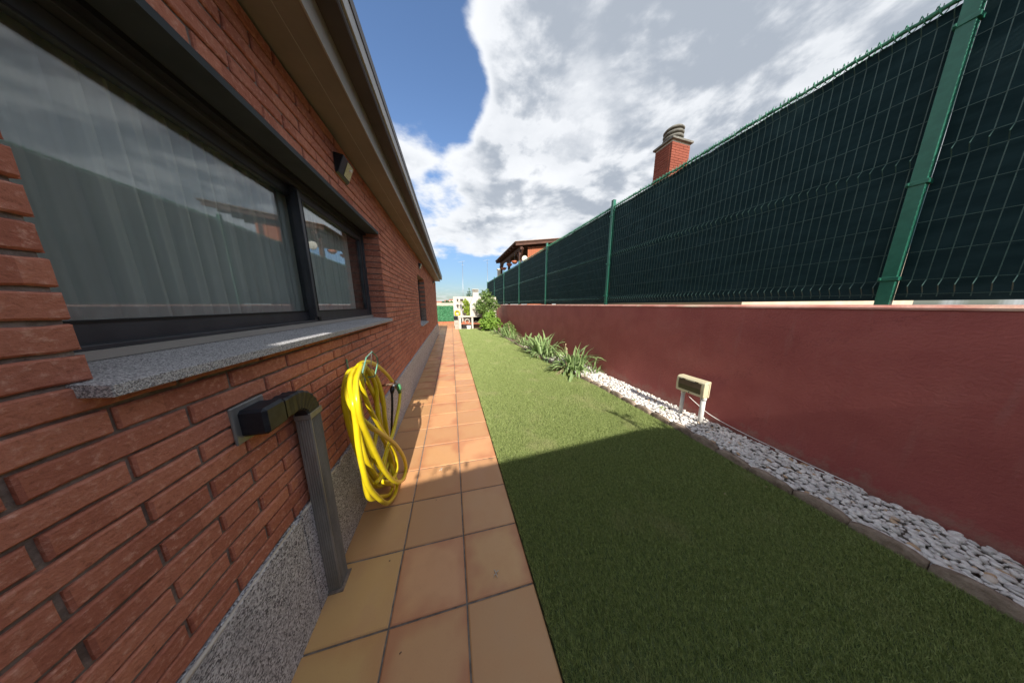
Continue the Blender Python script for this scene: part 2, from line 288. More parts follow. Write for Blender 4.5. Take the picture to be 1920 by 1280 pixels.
# ------------------------------------------------------------------ builders
class MB:
    def __init__(s): s.v = []; s.f = []; s.m = []; s.mi = 0; s.smooth = False; s.sm = []
    def add(s, vs, fs):
        o = len(s.v); s.v.extend([tuple(v) for v in vs])
        for f in fs: s.f.append(tuple(i + o for i in f)); s.m.append(s.mi); s.sm.append(s.smooth)
        return s
    def box(s, a, b, ch=0):
        x0, y0, z0 = a; x1, y1, z1 = b
        if ch:
            return s.chbox(a, b, ch)
        return s.add([(x0,y0,z0),(x1,y0,z0),(x1,y1,z0),(x0,y1,z0),(x0,y0,z1),(x1,y0,z1),(x1,y1,z1),(x0,y1,z1)],
              [(0,3,2,1),(4,5,6,7),(0,1,5,4),(1,2,6,5),(2,3,7,6),(3,0,4,7)])
    def chbox(s, a, b, c):
        bm = bmesh.new(); bmesh.ops.create_cube(bm, size=1)
        for v in bm.verts: v.co = Vector([(a[i] + b[i]) / 2 + v.co[i] * (b[i] - a[i]) for i in range(3)])
        bmesh.ops.bevel(bm, geom=bm.edges[:], offset=c, segments=1, affect='EDGES')
        bm.verts.index_update(); s.add([v.co for v in bm.verts], [tuple(v.index for v in f.verts) for f in bm.faces]); bm.free(); return s
    def obox(s, c, size, rot):     # oriented box
        Mx = Matrix.Translation(c) @ Euler(rot).to_matrix().to_4x4()
        hx, hy, hz = [q / 2 for q in size]
        vs = [Mx @ Vector(p) for p in ((-hx,-hy,-hz),(hx,-hy,-hz),(hx,hy,-hz),(-hx,hy,-hz),(-hx,-hy,hz),(hx,-hy,hz),(hx,hy,hz),(-hx,hy,hz))]
        return s.add(vs, [(0,3,2,1),(4,5,6,7),(0,1,5,4),(1,2,6,5),(2,3,7,6),(3,0,4,7)])
    def tube(s, pts, r, n=8, cap=True, closed=False):
        pts = [Vector(p) for p in pts]; rs = r if isinstance(r, (list, tuple)) else [r] * len(pts)
        vs = []; up = None; K = len(pts)
        for i, p in enumerate(pts):
            if closed: t = pts[(i + 1) % K] - pts[i - 1]
            else: t = pts[min(i + 1, K - 1)] - pts[max(i - 1, 0)]
            if t.length < 1e-9: t = Vector((0, 0, 1))
            t.normalize()
            if up is None: up = t.orthogonal().normalized()
            up = (up - t * up.dot(t));
            if up.length < 1e-6: up = t.orthogonal()
            up.normalize(); bi = t.cross(up)
            for k in range(n):
                a = 2 * math.pi * k / n; vs.append(p + (up * math.cos(a) + bi * math.sin(a)) * rs[i])
        fs = []
        for i in range(K if closed else K - 1):
            j = (i + 1) % K
            for k in range(n): fs.append((i*n+k, i*n+(k+1)%n, j*n+(k+1)%n, j*n+k))
        if cap and not closed: fs.append(tuple(reversed(range(n)))); fs.append(tuple((K-1)*n+k for k in range(n)))
        return s.add(vs, fs)
    def cyl(s, c, r, z0, z1, n=16, r2=None):
        return s.tube([(c[0], c[1], z0), (c[0], c[1], z1)], [r, r if r2 is None else r2], n)
    def lathe(s, c, prof, n=20, axis='Z'):
        vs = []
        for r, h in prof:
            for k in range(n):
                a = 2 * math.pi * k / n; x, y = r * math.cos(a), r * math.sin(a)
                vs.append((c[0]+x, c[1]+y, c[2]+h) if axis == 'Z' else ((c[0]+h, c[1]+x, c[2]+y) if axis == 'X' else (c[0]+x, c[1]+h, c[2]+y)))
        fs = [(i*n+k, i*n+(k+1)%n, (i+1)*n+(k+1)%n, (i+1)*n+k) for i in range(len(prof)-1) for k in range(n)]
        return s.add(vs, fs)
    def prism(s, prof, y0, y1):    # closed XZ outline along Y
        n = len(prof); vs = [(x, y0, z) for x, z in prof] + [(x, y1, z) for x, z in prof]
        return s.add(vs, [tuple(range(n)), tuple(reversed(range(n, 2*n)))] + [(k, n+k, n+(k+1)%n, (k+1)%n) for k in range(n)])
    def mesh(s, name, mats):
        me = bpy.data.meshes.new(name); me.from_pydata(s.v, [], s.f)
        for m in (mats if isinstance(mats, (list, tuple)) else [mats]): me.materials.append(m)
        me.polygons.foreach_set('material_index', s.m); me.polygons.foreach_set('use_smooth', s.sm); me.update()
        bm = bmesh.new(); bm.from_mesh(me); bmesh.ops.recalc_face_normals(bm, faces=bm.faces[:]); bm.to_mesh(me); bm.free()
        return me
    def build(s, name, mats, parent=None, bevel=0, **k):
        return link(name, s.mesh(name, mats), parent, bevel=bevel, **k)
def link(name, me, parent=None, bevel=0, loc=None, rot=None, scale=None, **props):
    o = bpy.data.objects.new(name, me); COL.objects.link(o)
    if loc is not None: o.location = loc
    if rot is not None: o.rotation_euler = rot
    if scale is not None: o.scale = scale
    if parent is not None:
        o.parent = parent; o.matrix_parent_inverse = Matrix.Translation(-Vector(parent.location)) if loc is None else Matrix()
    if bevel:
        b = o.modifiers.new('bevel', 'BEVEL'); b.width = bevel; b.segments = 2; b.limit_method = 'ANGLE'; b.angle_limit = R(40)
    for a, v in props.items(): o[a] = v
    return o
def empty(name, loc, label, cat, group=None):
    o = bpy.data.objects.new(name, None); COL.objects.link(o); o.location = loc; o.empty_display_size = .1
    o['label'] = label; o['category'] = cat
    if group: o['group'] = group
    return o
def tag(o, label, cat, group=None):
    o['label'] = label; o['category'] = cat
    if group: o['group'] = group
    return o
def copy_tree(o, parent=None):
    c = o.copy(); COL.objects.link(c); c.parent = parent
    for ch in [x for x in o.children]:
        copy_tree(ch, c)
    return c
def spline(P, n=8, closed=False):
    P = [Vector(p) for p in P]; out = []; K = len(P)
    for i in range(K if closed else K - 1):
        if closed: a, b, c, d = P[i-1], P[i], P[(i+1)%K], P[(i+2)%K]
        else: a, b, c, d = P[max(i-1,0)], P[i], P[i+1], P[min(i+2,K-1)]
        for k in range(n):
            t = k / n
            out.append(.5 * ((2*b) + (c-a)*t + (2*a-5*b+4*c-d)*t*t + (3*b-a-3*c+d)*t**3))
    if not closed: out.append(P[-1])
    return out
def npmesh(name, V, Fc, mats, smooth=False, attr=None):   # V (n,3), Fc (m,k)
    me = bpy.data.meshes.new(name); k = Fc.shape[1]
    me.vertices.add(len(V)); me.vertices.foreach_set('co', V.astype(np.float32).ravel())
    me.loops.add(Fc.size); me.loops.foreach_set('vertex_index', Fc.astype(np.int32).ravel())
    me.polygons.add(len(Fc)); me.polygons.foreach_set('loop_start', np.arange(0, Fc.size, k, dtype=np.int32))
    try: me.polygons.foreach_set('loop_total', np.full(len(Fc), k, dtype=np.int32))
    except Exception: pass
    if smooth: me.polygons.foreach_set('use_smooth', np.ones(len(Fc), dtype=bool))
    me.materials.append(mats)
    if attr is not None:
        a = me.attributes.new('tint', 'FLOAT', 'FACE'); a.data.foreach_set('value', attr.astype(np.float32))
    me.update(); me.validate(); return me

# ------------------------------------------------------------------ ground and hills
g = MB().box((-600, -60, -.30), (600, 900, -.05)); g.build('ground', M['ground'], kind='structure')
hm = MB(); n = 60; vs = []
for i in range(n + 1):
    x = -500 + 1000 * i / n; h = 6 + 5 * math.sin(i * .7) + 3 * math.sin(i * 1.9 + 1)
    vs += [(x, 600, -1), (x, 640, max(h, 2)), (x, 760, -1)]
hm.add(vs, [f for i in range(n) for f in ((i*3, i*3+3, i*3+4, i*3+1), (i*3+1, i*3+4, i*3+5, i*3+2))]); hm.build('hill', M['hill'], kind='structure')

# ------------------------------------------------------------------ tiled path
TX = [-.722, -.3575, .0045, .3635]; TY0, TP, SK = 1.844, .333, -.05
J = .0042
path = MB().box((-1.2, -.9, -.05), (.352, 13.7, -.006)); path = path.build('path', M['grout'], kind='structure')
def tile_mesh(w, d):
    bm = MB(); h = .004; c = .006
    vs = [(-w/2,-d/2,-.02),(w/2,-d/2,-.02),(w/2,d/2,-.02),(-w/2,d/2,-.02),
          (-w/2,-d/2,-h),(w/2,-d/2,-h),(w/2,d/2,-h),(-w/2,d/2,-h),
          (-w/2+c,-d/2+c,0),(w/2-c,-d/2+c,0),(w/2-c,d/2-c,0),(-w/2+c,d/2-c,0)]
    fs = [(8,9,10,11)] + [(4+k, 4+(k+1)%4, 8+(k+1)%4, 8+k) for k in range(4)] + [(k, (k+1)%4, 4+(k+1)%4, 4+k) for k in range(4)]
    vs = [(x, y + SK * x, z) for x, y, z in vs]
    return bm.add(vs, fs).mesh('tile', M['tile'])
tms = [tile_mesh(TX[i+1] - TX[i] - 2*J, TP - 2*J) for i in range(3)]
ochre, pink, oran = Vector((.60, .38, .165)), Vector((.63, .345, .185)), Vector((.60, .29, .13))
for k in range(-7, 36):
    for i in range(3):
        yc = TY0 + (k + .5) * TP; xc = (TX[i] + TX[i+1]) / 2
        c = pink.lerp(ochre, min(1, max(0, random.gauss(.75 if i == 0 else .25, .25))))
        if yc > 1.6: c = c.lerp(oran, .5)
        c = c * random.uniform(.86, 1.08)
        o = link('tile', tms[i], path, loc=(xc, yc + SK * xc, random.uniform(-.0012, .0012)), rot=(random.gauss(0, .0015), random.gauss(0, .0015), 0))
        o.color = (*c, 1)
ft = MB()
for a in range(-9, 3):
    for b in range(0, 20):
        x0, y0 = .0045 + a * .36, 13.72 + (b - 7) * .333
        if y0 < 13.6 and x0 > -1.0: continue
        if x0 > .2 and y0 > 13: continue
        if y0 < 11.7: continue
        ft.box((x0, y0, -.02), (x0 + .348, y0 + .321, random.uniform(-.002, .001)))
pt = MB().box((-3.6, 11.6, -.06), (-1.21, 18.3, -.012)).box((-1.21, 13.71, -.055), (1.2, 18.3, -.011)).build('patio', M['grout'], kind='structure')
o = ft.build('tiles', M['tile'], pt); o['kind'] = 'stuff'; o.color = (.55, .235, .11, 1)

# ------------------------------------------------------------------ brick house
house = empty('brick_house', (-.71, 5.5, 0), 'single storey red brick house with granite plinth and dark gutter along the tiled path', 'house')
HY0, HY1, HTOP = -.5, 11.5, 2.62
WINS = [(.635, 2.68, 1.345, 2.245), (5.33, 6.62, 1.02, 2.19)]
# backing wall (mortar), with the openings left free
wm = MB(); XB0, XB1 = -1.02, BRX - .009
def wallstrip(y0, y1, z0, z1): wm.box((XB0, y0, z0), (XB1, y1, z1))
wallstrip(HY0, HY1, -.1, WINS[1][2])
wallstrip(HY0, WINS[1][0], WINS[1][2], WINS[0][2]); wallstrip(WINS[1][1], HY1, WINS[1][2], WINS[0][2])
wallstrip(HY0, WINS[0][0] - .012, WINS[0][2], 2.19)
wallstrip(WINS[0][1] + .012, WINS[1][0], WINS[0][2], 2.19); wallstrip(WINS[1][1] + .012, HY1, WINS[0][2], 2.19)
wallstrip(HY0, WINS[0][0] - .012, 2.19, WINS[0][3]); wallstrip(WINS[0][1] + .012, HY1, 2.19, WINS[0][3])
wallstrip(HY0, HY1, WINS[0][3], HTOP)
wm.box((-7.0, HY1 - .25, -.1), (XB0 - .001, HY1, 2.9)).box((-7.0, HY0, -.1), (XB0 - .001, HY0 + .25, 2.9)).box((-7.2, HY0, -.1), (-7.001, HY1, 2.9))
wm.box((-6.99, HY0 + .26, -.12), (-1.03, HY1 - .26, -.02))
wm.build('wall', M['mortar'], house)
# bricks, one by one
def brick_mesh(L, seed):
    rnd = random.Random(seed); n = 4; d = .148; h = BRH - .0095; w = L - .011; c = .004; vs = []
    # rows across the face: front ring pushed in and out a little
    bm = MB()
    xs = [-w/2, -w/2 + c] + [(-w/2 + c) + (w - 2*c) * k / n for k in range(1, n)] + [w/2 - c, w/2]
    for j, y in enumerate(xs):
        edge = j in (0, len(xs) - 1)
        f = -c * 1.2 if edge else rnd.uniform(-.0012, .0008)
        j1, j2 = rnd.uniform(-.0016, .0016), rnd.uniform(-.0016, .0016)
        vs += [(-d, y, -h/2), (-c, y, -h/2 + j1), (f, y, -h/2 + c + j1), (f + (0 if edge else rnd.uniform(-.001, .001)), y, h/2 - c + j2), (-c, y, h/2 + j2), (-d, y, h/2)]
    fs = []
    for j in range(len(xs) - 1):
        for k in range(5): fs.append((j*6+k, (j+1)*6+k, (j+1)*6+k+1, j*6+k+1))
    e = (len(xs) - 1) * 6
    fs += [(0, 1, 2, 3, 4, 5), tuple(e + k for k in (5, 4, 3, 2, 1, 0))]
    return bm.add(vs, fs)
full = [brick_mesh(BRL, s) for s in range(6)]; fullm = [b.mesh('brick', M['brick']) for b in full]
cut = {}
blist = []
zt = BRZ0; row = 0
def free(y0, y1, z0, z1):
    segs = [(y0, y1)]
    for (a, b, c, d) in WINS:
        if z1 > c + .005 and z0 < d - .012:
            ns = []
            for s0, s1 in segs:
                if s1 <= a or s0 >= b: ns.append((s0, s1)); continue
                if s0 < a - .03: ns.append((s0, a))
                if s1 > b + .03: ns.append((b, s1))
            segs = ns
    return segs
while zt + BRH < HTOP + .02:
    y = HY0 - (BRL / 2 if row % 2 else 0) + .01
    while y < HY1:
        a, b = max(y, HY0), min(y + BRL, HY1)
        if b - a > .03:
            for s0, s1 in free(a, b, zt, zt + BRH): blist.append((s0, s1, zt))
        y += BRL
    zt += BRH; row += 1
HT2 = zt
def inview(p):
    v = Vector(p) - Vector((0, 0, H)); d = v.dot(_f)
    if d < .1: return 0
    px, py = CX + F * v.dot(_r) / d, CY - F * v.dot(_u) / d
    return (-60 < px < 1980 and -40 < py < 1320)
def size_key(b):
    c = Vector((BRX, (b[0] + b[1]) / 2, b[2])); v = c - Vector((0, 0, H)); d = v.length
    vis = inview(c); inphoto = 0
    dd = v.dot(_f)
    if dd > .1:
        px, py = CX + F * v.dot(_r) / dd, CY - F * v.dot(_u) / dd
        inphoto = (520 < px < 1400 and 80 < py < 1200)
    return (0 if inphoto else (1 if vis else 2), d * d * d / .71)
blist.sort(key=size_key)
bst = MB()
for i, (a, b, z) in enumerate(blist):
    L = b - a; cen = Vector((BRX + random.uniform(-.0025, .0025), (a + b) / 2, z + BRH / 2 + random.uniform(-.0008, .0008)))
    fu = abs(L - BRL) < .012
    if i < 300:
        if fu: me = fullm[i % 6]
        else:
            key = round(L, 2)
            if key not in cut: cut[key] = brick_mesh(L, 11).mesh('brick', M['brick'])
            me = cut[key]
        o = bpy.data.objects.new('brick', me); COL.objects.link(o); o.parent = house; o.matrix_parent_inverse = Matrix.Translation(-Vector(house.location))
        o.location = cen; o.rotation_euler = (random.gauss(0, .003), 0, random.gauss(0, .003))
    else:
        src = full[i % 6] if fu else brick_mesh(L, i)
        bst.add([(v[0] + cen.x, v[1] + cen.y, v[2] + cen.z) for v in src.v], src.f)
o = bst.build('bricks', M['brick'], house); o['kind'] = 'stuff'
# plinth, in cut granite lengths, with a lumpy mortar bead on top
pl = MB(); y = HY0
pj = [HY0, .35, 1.02, 1.95, 3.1, 4.3, 5.5, 6.7, 7.9, 9.1, 10.3, HY1]
for a, b in zip(pj[:-1], pj[1:]):
    q = MB().box((BRX - .01, a + .0025, -.03), (-.694, b - .0025, .556)); q.build('plinth_slab', M['granite'], house, bevel=.002)
bd = MB(); bd.smooth = True
for (a, b) in ((-.4, .98), (1.02, 1.34), (1.37, 1.44), (1.5, 1.66), (1.72, 1.9)):
    P = [(-.7 + random.uniform(-.002, .002), a + (b - a) * k / 8, .557 + random.uniform(-.005, .006)) for k in range(9)]
    bd.tube(P, [.004] + [random.uniform(.006, .012) for _ in range(7)] + [.004], 6)
bd.build('mortar_bead', M['mortar_white'], house)
# eaves
EY1 = 11.3
MB().box((BRX - .05, HY0, 2.632), (-.482, EY1, 2.64)).build('soffit', M['soffit'], house)
MB().box((-.60, HY0, 2.6290), (-.596, EY1, 2.6315)).build('soffit_joint', M['fascia'], house)
MB().prism([(-.487, 2.605), (-.478, 2.603), (-.472, 2.715), (-.487, 2.715)], HY0, EY1 + .01).build('fascia', M['fascia'], house)
MB().prism([(-.4705, 2.712), (-.386, 2.704), (-.380, 2.712), (-.386, 2.716), (-.4705, 2.722)], HY0, EY1).build('gutter_underside', M['gutter'], house)
gt = MB(); gt.prism([(-.389, 2.7165), (-.386, 2.7165), (-.386, 2.75), (-.389, 2.75)], HY0, EY1)
gt.build('gutter_channel', M['gutter'], house)
MB().prism([(-.386, 2.7505), (-.376, 2.7525), (-.376, 2.834), (-.386, 2.836)], HY0, EY1 + .05).build('gutter_band', M['gutter_light'], house)
MB().prism([(-.392, 2.8365), (-.371, 2.8365), (-.371, 2.892), (-.392, 2.892)], HY0, EY1 + .055).build('gutter_rim', M['gutter'], house)
MB().box((-.470, EY1, 2.7235), (-.3925, EY1 + .008, 2.88)).build('gutter_end', M['gutter_light'], house)
rf = MB().add([(-.42, HY0 - .02, 2.87), (-.42, EY1 + .1, 2.87), (-3.9, EY1 + .1, 4.1), (-3.9, HY0 - .02, 4.1), (-7.4, HY0 - .02, 2.87), (-7.4, EY1 + .1, 2.87),
               (-.42, HY0 - .02, 2.75), (-.42, EY1 + .1, 2.75), (-7.4, HY0 - .02, 2.75), (-7.4, EY1 + .1, 2.75)],
              [(0, 1, 2, 3), (3, 2, 5, 4), (6, 7, 1, 0), (4, 5, 9, 8), (0, 3, 4, 8, 6), (1, 7, 9, 5, 2), (6, 8, 9, 7)])
rf.build('roof', M['rooftile'], house)
MB().box((-6.9, HY0 + .26, 2.66), (-1.03, HY1 - .26, 2.70)).build('ceiling', M['room'], house)

# front window
def window(y0, y1, z0, z1, XF, sill_z, mull):
    w = MB().box((XF - .06, y0 - .012, z0 - .02), (XF, y0 + .035, z1 + .02)).box((XF - .06, y1 - .035, z0 - .02), (XF, y1 + .012, z1 + .02))
    w.box((XF - .06, y0 + .035, z0 - .02), (XF - .001, y1 - .035, z0 + .03)).box((XF - .06, y0 + .035, z1 - .045), (XF - .001, y1 - .035, z1 + .02))
    for k in range(3): w.box((XF + .0, y1 - .034 + k * .011, z0 + .0), (XF + .004, y1 - .028 + k * .011, z1 - .002))
    fr = w.build('window', M['alu_dark'], house, bevel=.0015)
    return fr
XF = -.86
fr = window(.635, 2.68, 1.37, 2.24, XF, 1.36, 1.67)
def sash(x, ya, yb, z0, z1, parent):
    t = .055; q = MB()
    q.box((x - .03, ya, z0), (x, ya + t, z1)).box((x - .03, yb - t, z0), (x, yb, z1))
    q.box((x - .03, ya + t, z0), (x - .001, yb - t, z0 + t + .008)).box((x - .03, ya + t, z1 - t), (x - .001, yb - t, z1))
    q.build('sash', M['alu_dark'], parent, bevel=.002)
    q = MB(); e = .007
    for a, b in (((x + .0002, ya + t - e, z0 + t + .008 - e), (x + .0022, yb - t + e, z0 + t + .008)), ((x + .0002, ya + t - e, z1 - t), (x + .0022, yb - t + e, z1 - t + e)),
                 ((x + .0002, ya + t - e, z0 + t + .0085), (x + .0022, ya + t, z1 - t - .0005)), ((x + .0002, yb - t, z0 + t + .0085), (x + .0022, yb - t + e, z1 - t - .0005))): q.box(a, b)
    q.build('gasket', M['alu_black'], parent)
    MB().box((x - .018, ya + t - .003, z0 + t), (x - .012, yb - t + .003, z1 - t + .003)).build('pane', M['glass'], parent)
sash(XF - .004, 1.68, 2.642, 1.398, 2.192, fr)
sash(XF - .036, .70, 1.755, 1.398, 2.192, fr)
MB().box((XF - .002, 1.677, 1.42), (XF + .010, 1.70, 2.18)).build('meeting_rail', M['alu_dark'], fr, bevel=.002)
MB().box((XF - .003, 1.705, 1.395), (XF + .004, 1.735, 1.425)).build('latch', M['alu_black'], fr, bevel=.004)
# roller-blind box and lintel lining
MB().box((XF - .002, .636, 2.232), (BRX + .0015, 2.6795, 2.2585)).build('lintel', M['lintel'], house)
MB().box((XF + .001, .672, 2.212), (XF + .035, 2.678, 2.2315)).build('lintel_trim', M['alu_black'], house)
sl = MB(); sl.prism([(XF - .05, 1.372), (-.662, 1.342), (-.662, 1.315), (XF - .05, 1.335)], .60, 2.715)
sl.build('window_sill', M['granite_sill'], house, bevel=.002)
MB().box((XF + .0005, .637, 1.366), (XF + .018, 2.679, 1.388)).build('sill_track', M['fascia'], house)
# jamb returns: the cut ends of the courses, seen in the reveal
# curtains
cu = MB(); cu.smooth = True
for ya, yb, x in ((.72, 1.74, -.985), (1.70, 2.56, -.965)):
    nn = 160; vs = []
    for k in range(nn + 1):
        y = ya + (yb - ya) * k / nn; dx = .020 * math.sin(k * .62 + .8 * math.sin(k * .13)) + .008 * math.sin(k * 1.7)
        vs += [(x + dx, y, 1.2), (x + dx * .8, y, 2.3)]
    cu.add(vs, [(2*k, 2*k+2, 2*k+3, 2*k+1) for k in range(nn)])
tag(cu.build('curtain', M['curtain']), 'pale sheer curtains hanging behind the sliding window', 'curtain')
MB().box((-3.2, .2, .0), (-3.15, 3.6, 2.64)).box((-3.149, .2, .0), (-1.03, .24, 2.64)).box((-3.149, 3.55, .0), (-1.03, 3.59, 2.64)).build('room_partition', M['room'], house)
# second window
f2 = window(5.33, 6.62, 1.05, 2.19, -.86, 1.0, 6)
sash(-.864, 5.37, 6.58, 1.08, 2.15, f2)
sl = MB(); sl.prism([(-.92, 1.045), (-.662, 1.015), (-.662, .99), (-.92, 1.01)], 5.29, 6.66); sl.build('window_sill', M['granite_sill'], house, bevel=.002)
MB().box((-.90, 5.30, 2.1905), (BRX - .02, 6.65, 2.20)).build('lintel', M['lintel'], house)
MB().box((-1.35, 5.1, .9), (-1.3, 6.9, 2.4)).build('blind', M['room'], house)

# ------------------------------------------------------------------ solar wall lights
def wall_light(y, z, label):
    t = empty('solar_wall_light', (BRX, y, z), label, 'wall light', 'solar lights under the eaves')
    x = BRX + .003
    b = MB(); L0, L1, hh = y - .085, y + .085, .062
    b.add([(x, L0, z - hh), (x, L1, z - hh), (x, L1, z + hh), (x, L0, z + hh), (x + .016, L0 + .005, z - hh + .012), (x + .016, L1 - .005, z - hh + .012), (x + .058, L1 - .008, z + hh - .005), (x + .058, L0 + .008, z + hh - .005)],
          [(0, 1, 2, 3), (4, 5, 6, 7), (0, 1, 5, 4), (1, 2, 6, 5), (2, 3, 7, 6), (3, 0, 4, 7)]); b.build('casing', M['black'], t, bevel=.003)
    # LED panel on the slanting lower face
    p0 = Vector((x + .016, 0, z - hh + .012)); p1 = Vector((x + .058, 0, z + hh - .005)); nrm = Vector((p1.z - p0.z, 0, -(p1.x - p0.x))).normalized()
    def q(u, v, o=.003): p = p0.lerp(p1, v); return (p.x + nrm.x * o, y + u, p.z + nrm.z * o)
    c = MB().add([q(-.012, .1), q(.072, .1), q(.072, .9), q(-.012, .9), q(-.012, .1, .0005), q(.072, .1, .0005), q(.072, .9, .0005), q(-.012, .9, .0005)],
                 [(0, 1, 2, 3), (0, 1, 5, 4), (1, 2, 6, 5), (2, 3, 7, 6), (3, 0, 4, 7)]); c.build('led_panel', M['led'], t)
    s = MB(); s.smooth = True; cc = q(.035, .62, .010)
    s.lathe((cc[0] - .004, cc[1], cc[2]), [(0.0001, .014), (.006, .012), (.010, .006), (.011, 0), (.010, -.006)], 12, 'X'); s.build('motion_sensor', M['white'], t)
    return t
wall_light(1.93, 2.44, 'yellow panelled solar light with a white sensor ball, nearest one, above the sliding window')
wall_light(5.72, 2.42, 'small dark solar light just above the narrow recessed window')
wall_light(9.75, 2.42, 'small dark solar light farthest along the wall near the house corner')

# ------------------------------------------------------------------ downpipe
dp = empty('downpipe', (-.665, 1.13, 0), 'ribbed dark metal downpipe with black elbow fixed against the granite plinth', 'downpipe')
pm = MB(); X0, X1, Y0, Y1 = -.6935, -.637, 1.085, 1.165
ZT = 1.02; nr = 6; prof = []
# fluted outline in plan
prof = [(X0, Y0)]
for k in range(5):
    a = X0 + .006 + (X1 - X0 - .012) * k / 5; w = (X1 - X0 - .012) / 5
    prof += [(a, Y0), (a + w * .25, Y0 + .0018), (a + w * .75, Y0 + .0018), (a + w, Y0)]
prof += [(X1, Y0 + .004)]
for k in range(7):
    a = Y0 + .008 + (Y1 - Y0 - .014) * k / 7; w = (Y1 - Y0 - .014) / 7
    prof += [(X1, a), (X1 - .0035, a + w * .25), (X1 - .0035, a + w * .7), (X1, a + w * .95)]
prof += [(X1 - .003, Y1), (X0, Y1)]
n = len(prof); pm.add([(x, y, 0.004) for x, y in prof] + [(x, y, ZT) for x, y in prof], [(k, (k+1) % n, n + (k+1) % n, n + k) for k in range(n)] + [tuple(range(n, 2*n))])
pm.build('pipe', M['pipe'], dp)
el = MB(); pts = []; nseg = 13; cyc = (Y0 + Y1) / 2; rad = .10
rings = []
for i in range(nseg + 4):
    if i <= nseg: a = math.pi / 2 * i / nseg; cy, cz, ty = cyc - rad * (1 - math.cos(a)), ZT - .02 + rad * math.sin(a), a
    else: cy, cz, ty = cyc - rad - .02 * (i - nseg), ZT - .02 + rad, math.pi / 2
    sc = 1.07 if i % 2 == 0 else 1.0
    if i < 1: sc = 1.1
    hx, hy = (X1 - X0) / 2 * sc, (Y1 - Y0) / 2 * sc; mx = (X0 + X1) / 2
    rings.append([(mx + sx * hx, cy + sy * hy * math.cos(ty), cz + sy * hy * math.sin(ty)) for sx, sy in ((-1, -.8), (-.8, -1), (.8, -1), (1, -.8), (1, .8), (.8, 1), (-.8, 1), (-1, .8))])
vs = [p for r in rings for p in r]
el.add(vs, [(i*8+k, i*8+(k+1) % 8, (i+1)*8+(k+1) % 8, (i+1)*8+k) for i in range(len(rings) - 1) for k in range(8)]); el.build('elbow', M['pipe_dark'], dp)
MB().box((X0 - .002, Y0 - .004, ZT - .03), (X1 + .004, Y1 + .004, ZT - .002)).build('collar', M['pipe'], dp, bevel=.002)
zr = ZT - .02 + rad; hy_ = (Y1 - Y0) / 2
ye = cyc - rad - .06
MB().chbox((BRX - .02, ye - .095, zr - hy_ - .008), (X1 + .004, ye + .002, zr + hy_ + .008), .010).build('wall_outlet', M['pipe_dark'], dp)
MB().chbox((BRX - .003, ye - .115, zr - hy_ - .026), (BRX + .006, ye + .012, zr + hy_ + .026), .003).build('wall_plate', M['pipe'], dp)
MB().box((X0, Y0 - .012, -.002), (X1 + .012, Y1 + .01, .006)).build('mortar_bed', M['mortar'], dp, bevel=.002)

# ------------------------------------------------------------------ hose on its hook
def C3(x, y, X): return atX(555 + x / 4, 640 + y / 4, X)
hk = empty('hose_hook', (BRX, 1.7, 1.0), 'worn green wire hose hook fixed to the brick wall above the coiled hose', 'hose hook')
h = MB(); h.smooth = True
h.smooth = False; h.tube(([C3(520, 305, -.52), C3(497, 235, -.50), C3(526, 122, -.50), C3(570, 76, -.50), C3(606, 116, -.50), C3(614, 160, -.50), C3(590, 262, -.52), C3(540, 268, -.56)]), .0042, 7)
h.build('front_guard', M['hook'], hk)
h = MB(); h.smooth = True; h.tube([C3(568, 76, -.50), C3(563, 160, -.53), C3(561, 240, -.57)], .0032, 6); h.build('centre_rod', M['steel'], hk)
h = MB(); h.smooth = True
for a in (0, 1):
    h.tube([C3(520 if a == 0 else 590, 290 if a == 0 else 262, -.52), C3(505 + a * 70, 262, -.62), C3(495 + a * 65, 250, -.709)], .0042, 7)
h.build('support_arm', M['hook'], hk)
h = MB(); h.tube([C3(378, 133, -.70), C3(393, 218, -.70)], .006, 6); h.build('back_plate', M['hook'], hk)
hs = MB(); hs.smooth = True; HR = .0138
def loop(X, pts, closed=True, r=HR):
    P = []
    for p in pts:
        x = p[2] if len(p) > 2 else X
        P.append(C3(p[0], p[1], x))
    for p in P: p.z = max(p.z, .03)
    hs.tube(spline(P, 7, closed), r, 12, closed=closed)
loop(-.47, [(490,172,-.54),(452,290,-.50),(458,440),(488,590),(548,730),(608,860),(668,975),(738,1046),(800,1044),(826,965),(804,860),(742,770),(650,700),(560,640),(470,560,-.49),(400,450,-.55),(378,340,-.58),(395,250,-.6),(438,212,-.6)])
loop(-.52, [(512,178,-.55),(488,280),(520,420),(575,550),(640,660),(705,760),(748,860),(756,960),(720,1035),(650,1050),(590,980,-.6),(530,830,-.62),(490,650,-.62),(455,450,-.62),(455,280,-.6)])
loop(-.60, [(412,216),(370,300),(360,420),(375,540),(410,680),(450,800),(490,910),(530,1010),(600,1085),(680,1118),(735,1090),(732,1000),(700,880,-.64),(670,700,-.64),(655,500,-.64),(635,350,-.64),(590,250,-.62),(510,205)])
loop(-.50, [(440,213,-.57),(405,310,-.55),(428,460),(450,620),(468,780),(496,930),(536,1070),(600,1155),(680,1212),(742,1210),(768,1140),(756,1060),(722,950,-.56),(682,820,-.6),(640,640,-.63),(612,460,-.63),(590,320,-.6),(545,215,-.58)])
loop(-.64, [(444,222),(398,330),(392,500),(436,650),(462,780),(510,900),(570,1010),(640,1090),(705,1115),(738,1050),(722,920),(690,760),(672,600),(658,440),(622,320),(560,236)])
loop(-.58, [(520,226),(544,320),(594,430),(612,560),(600,700),(574,840),(566,950),(605,1005),(655,955),(672,850),(690,740),(672,600),(642,420),(608,290),(566,222)])
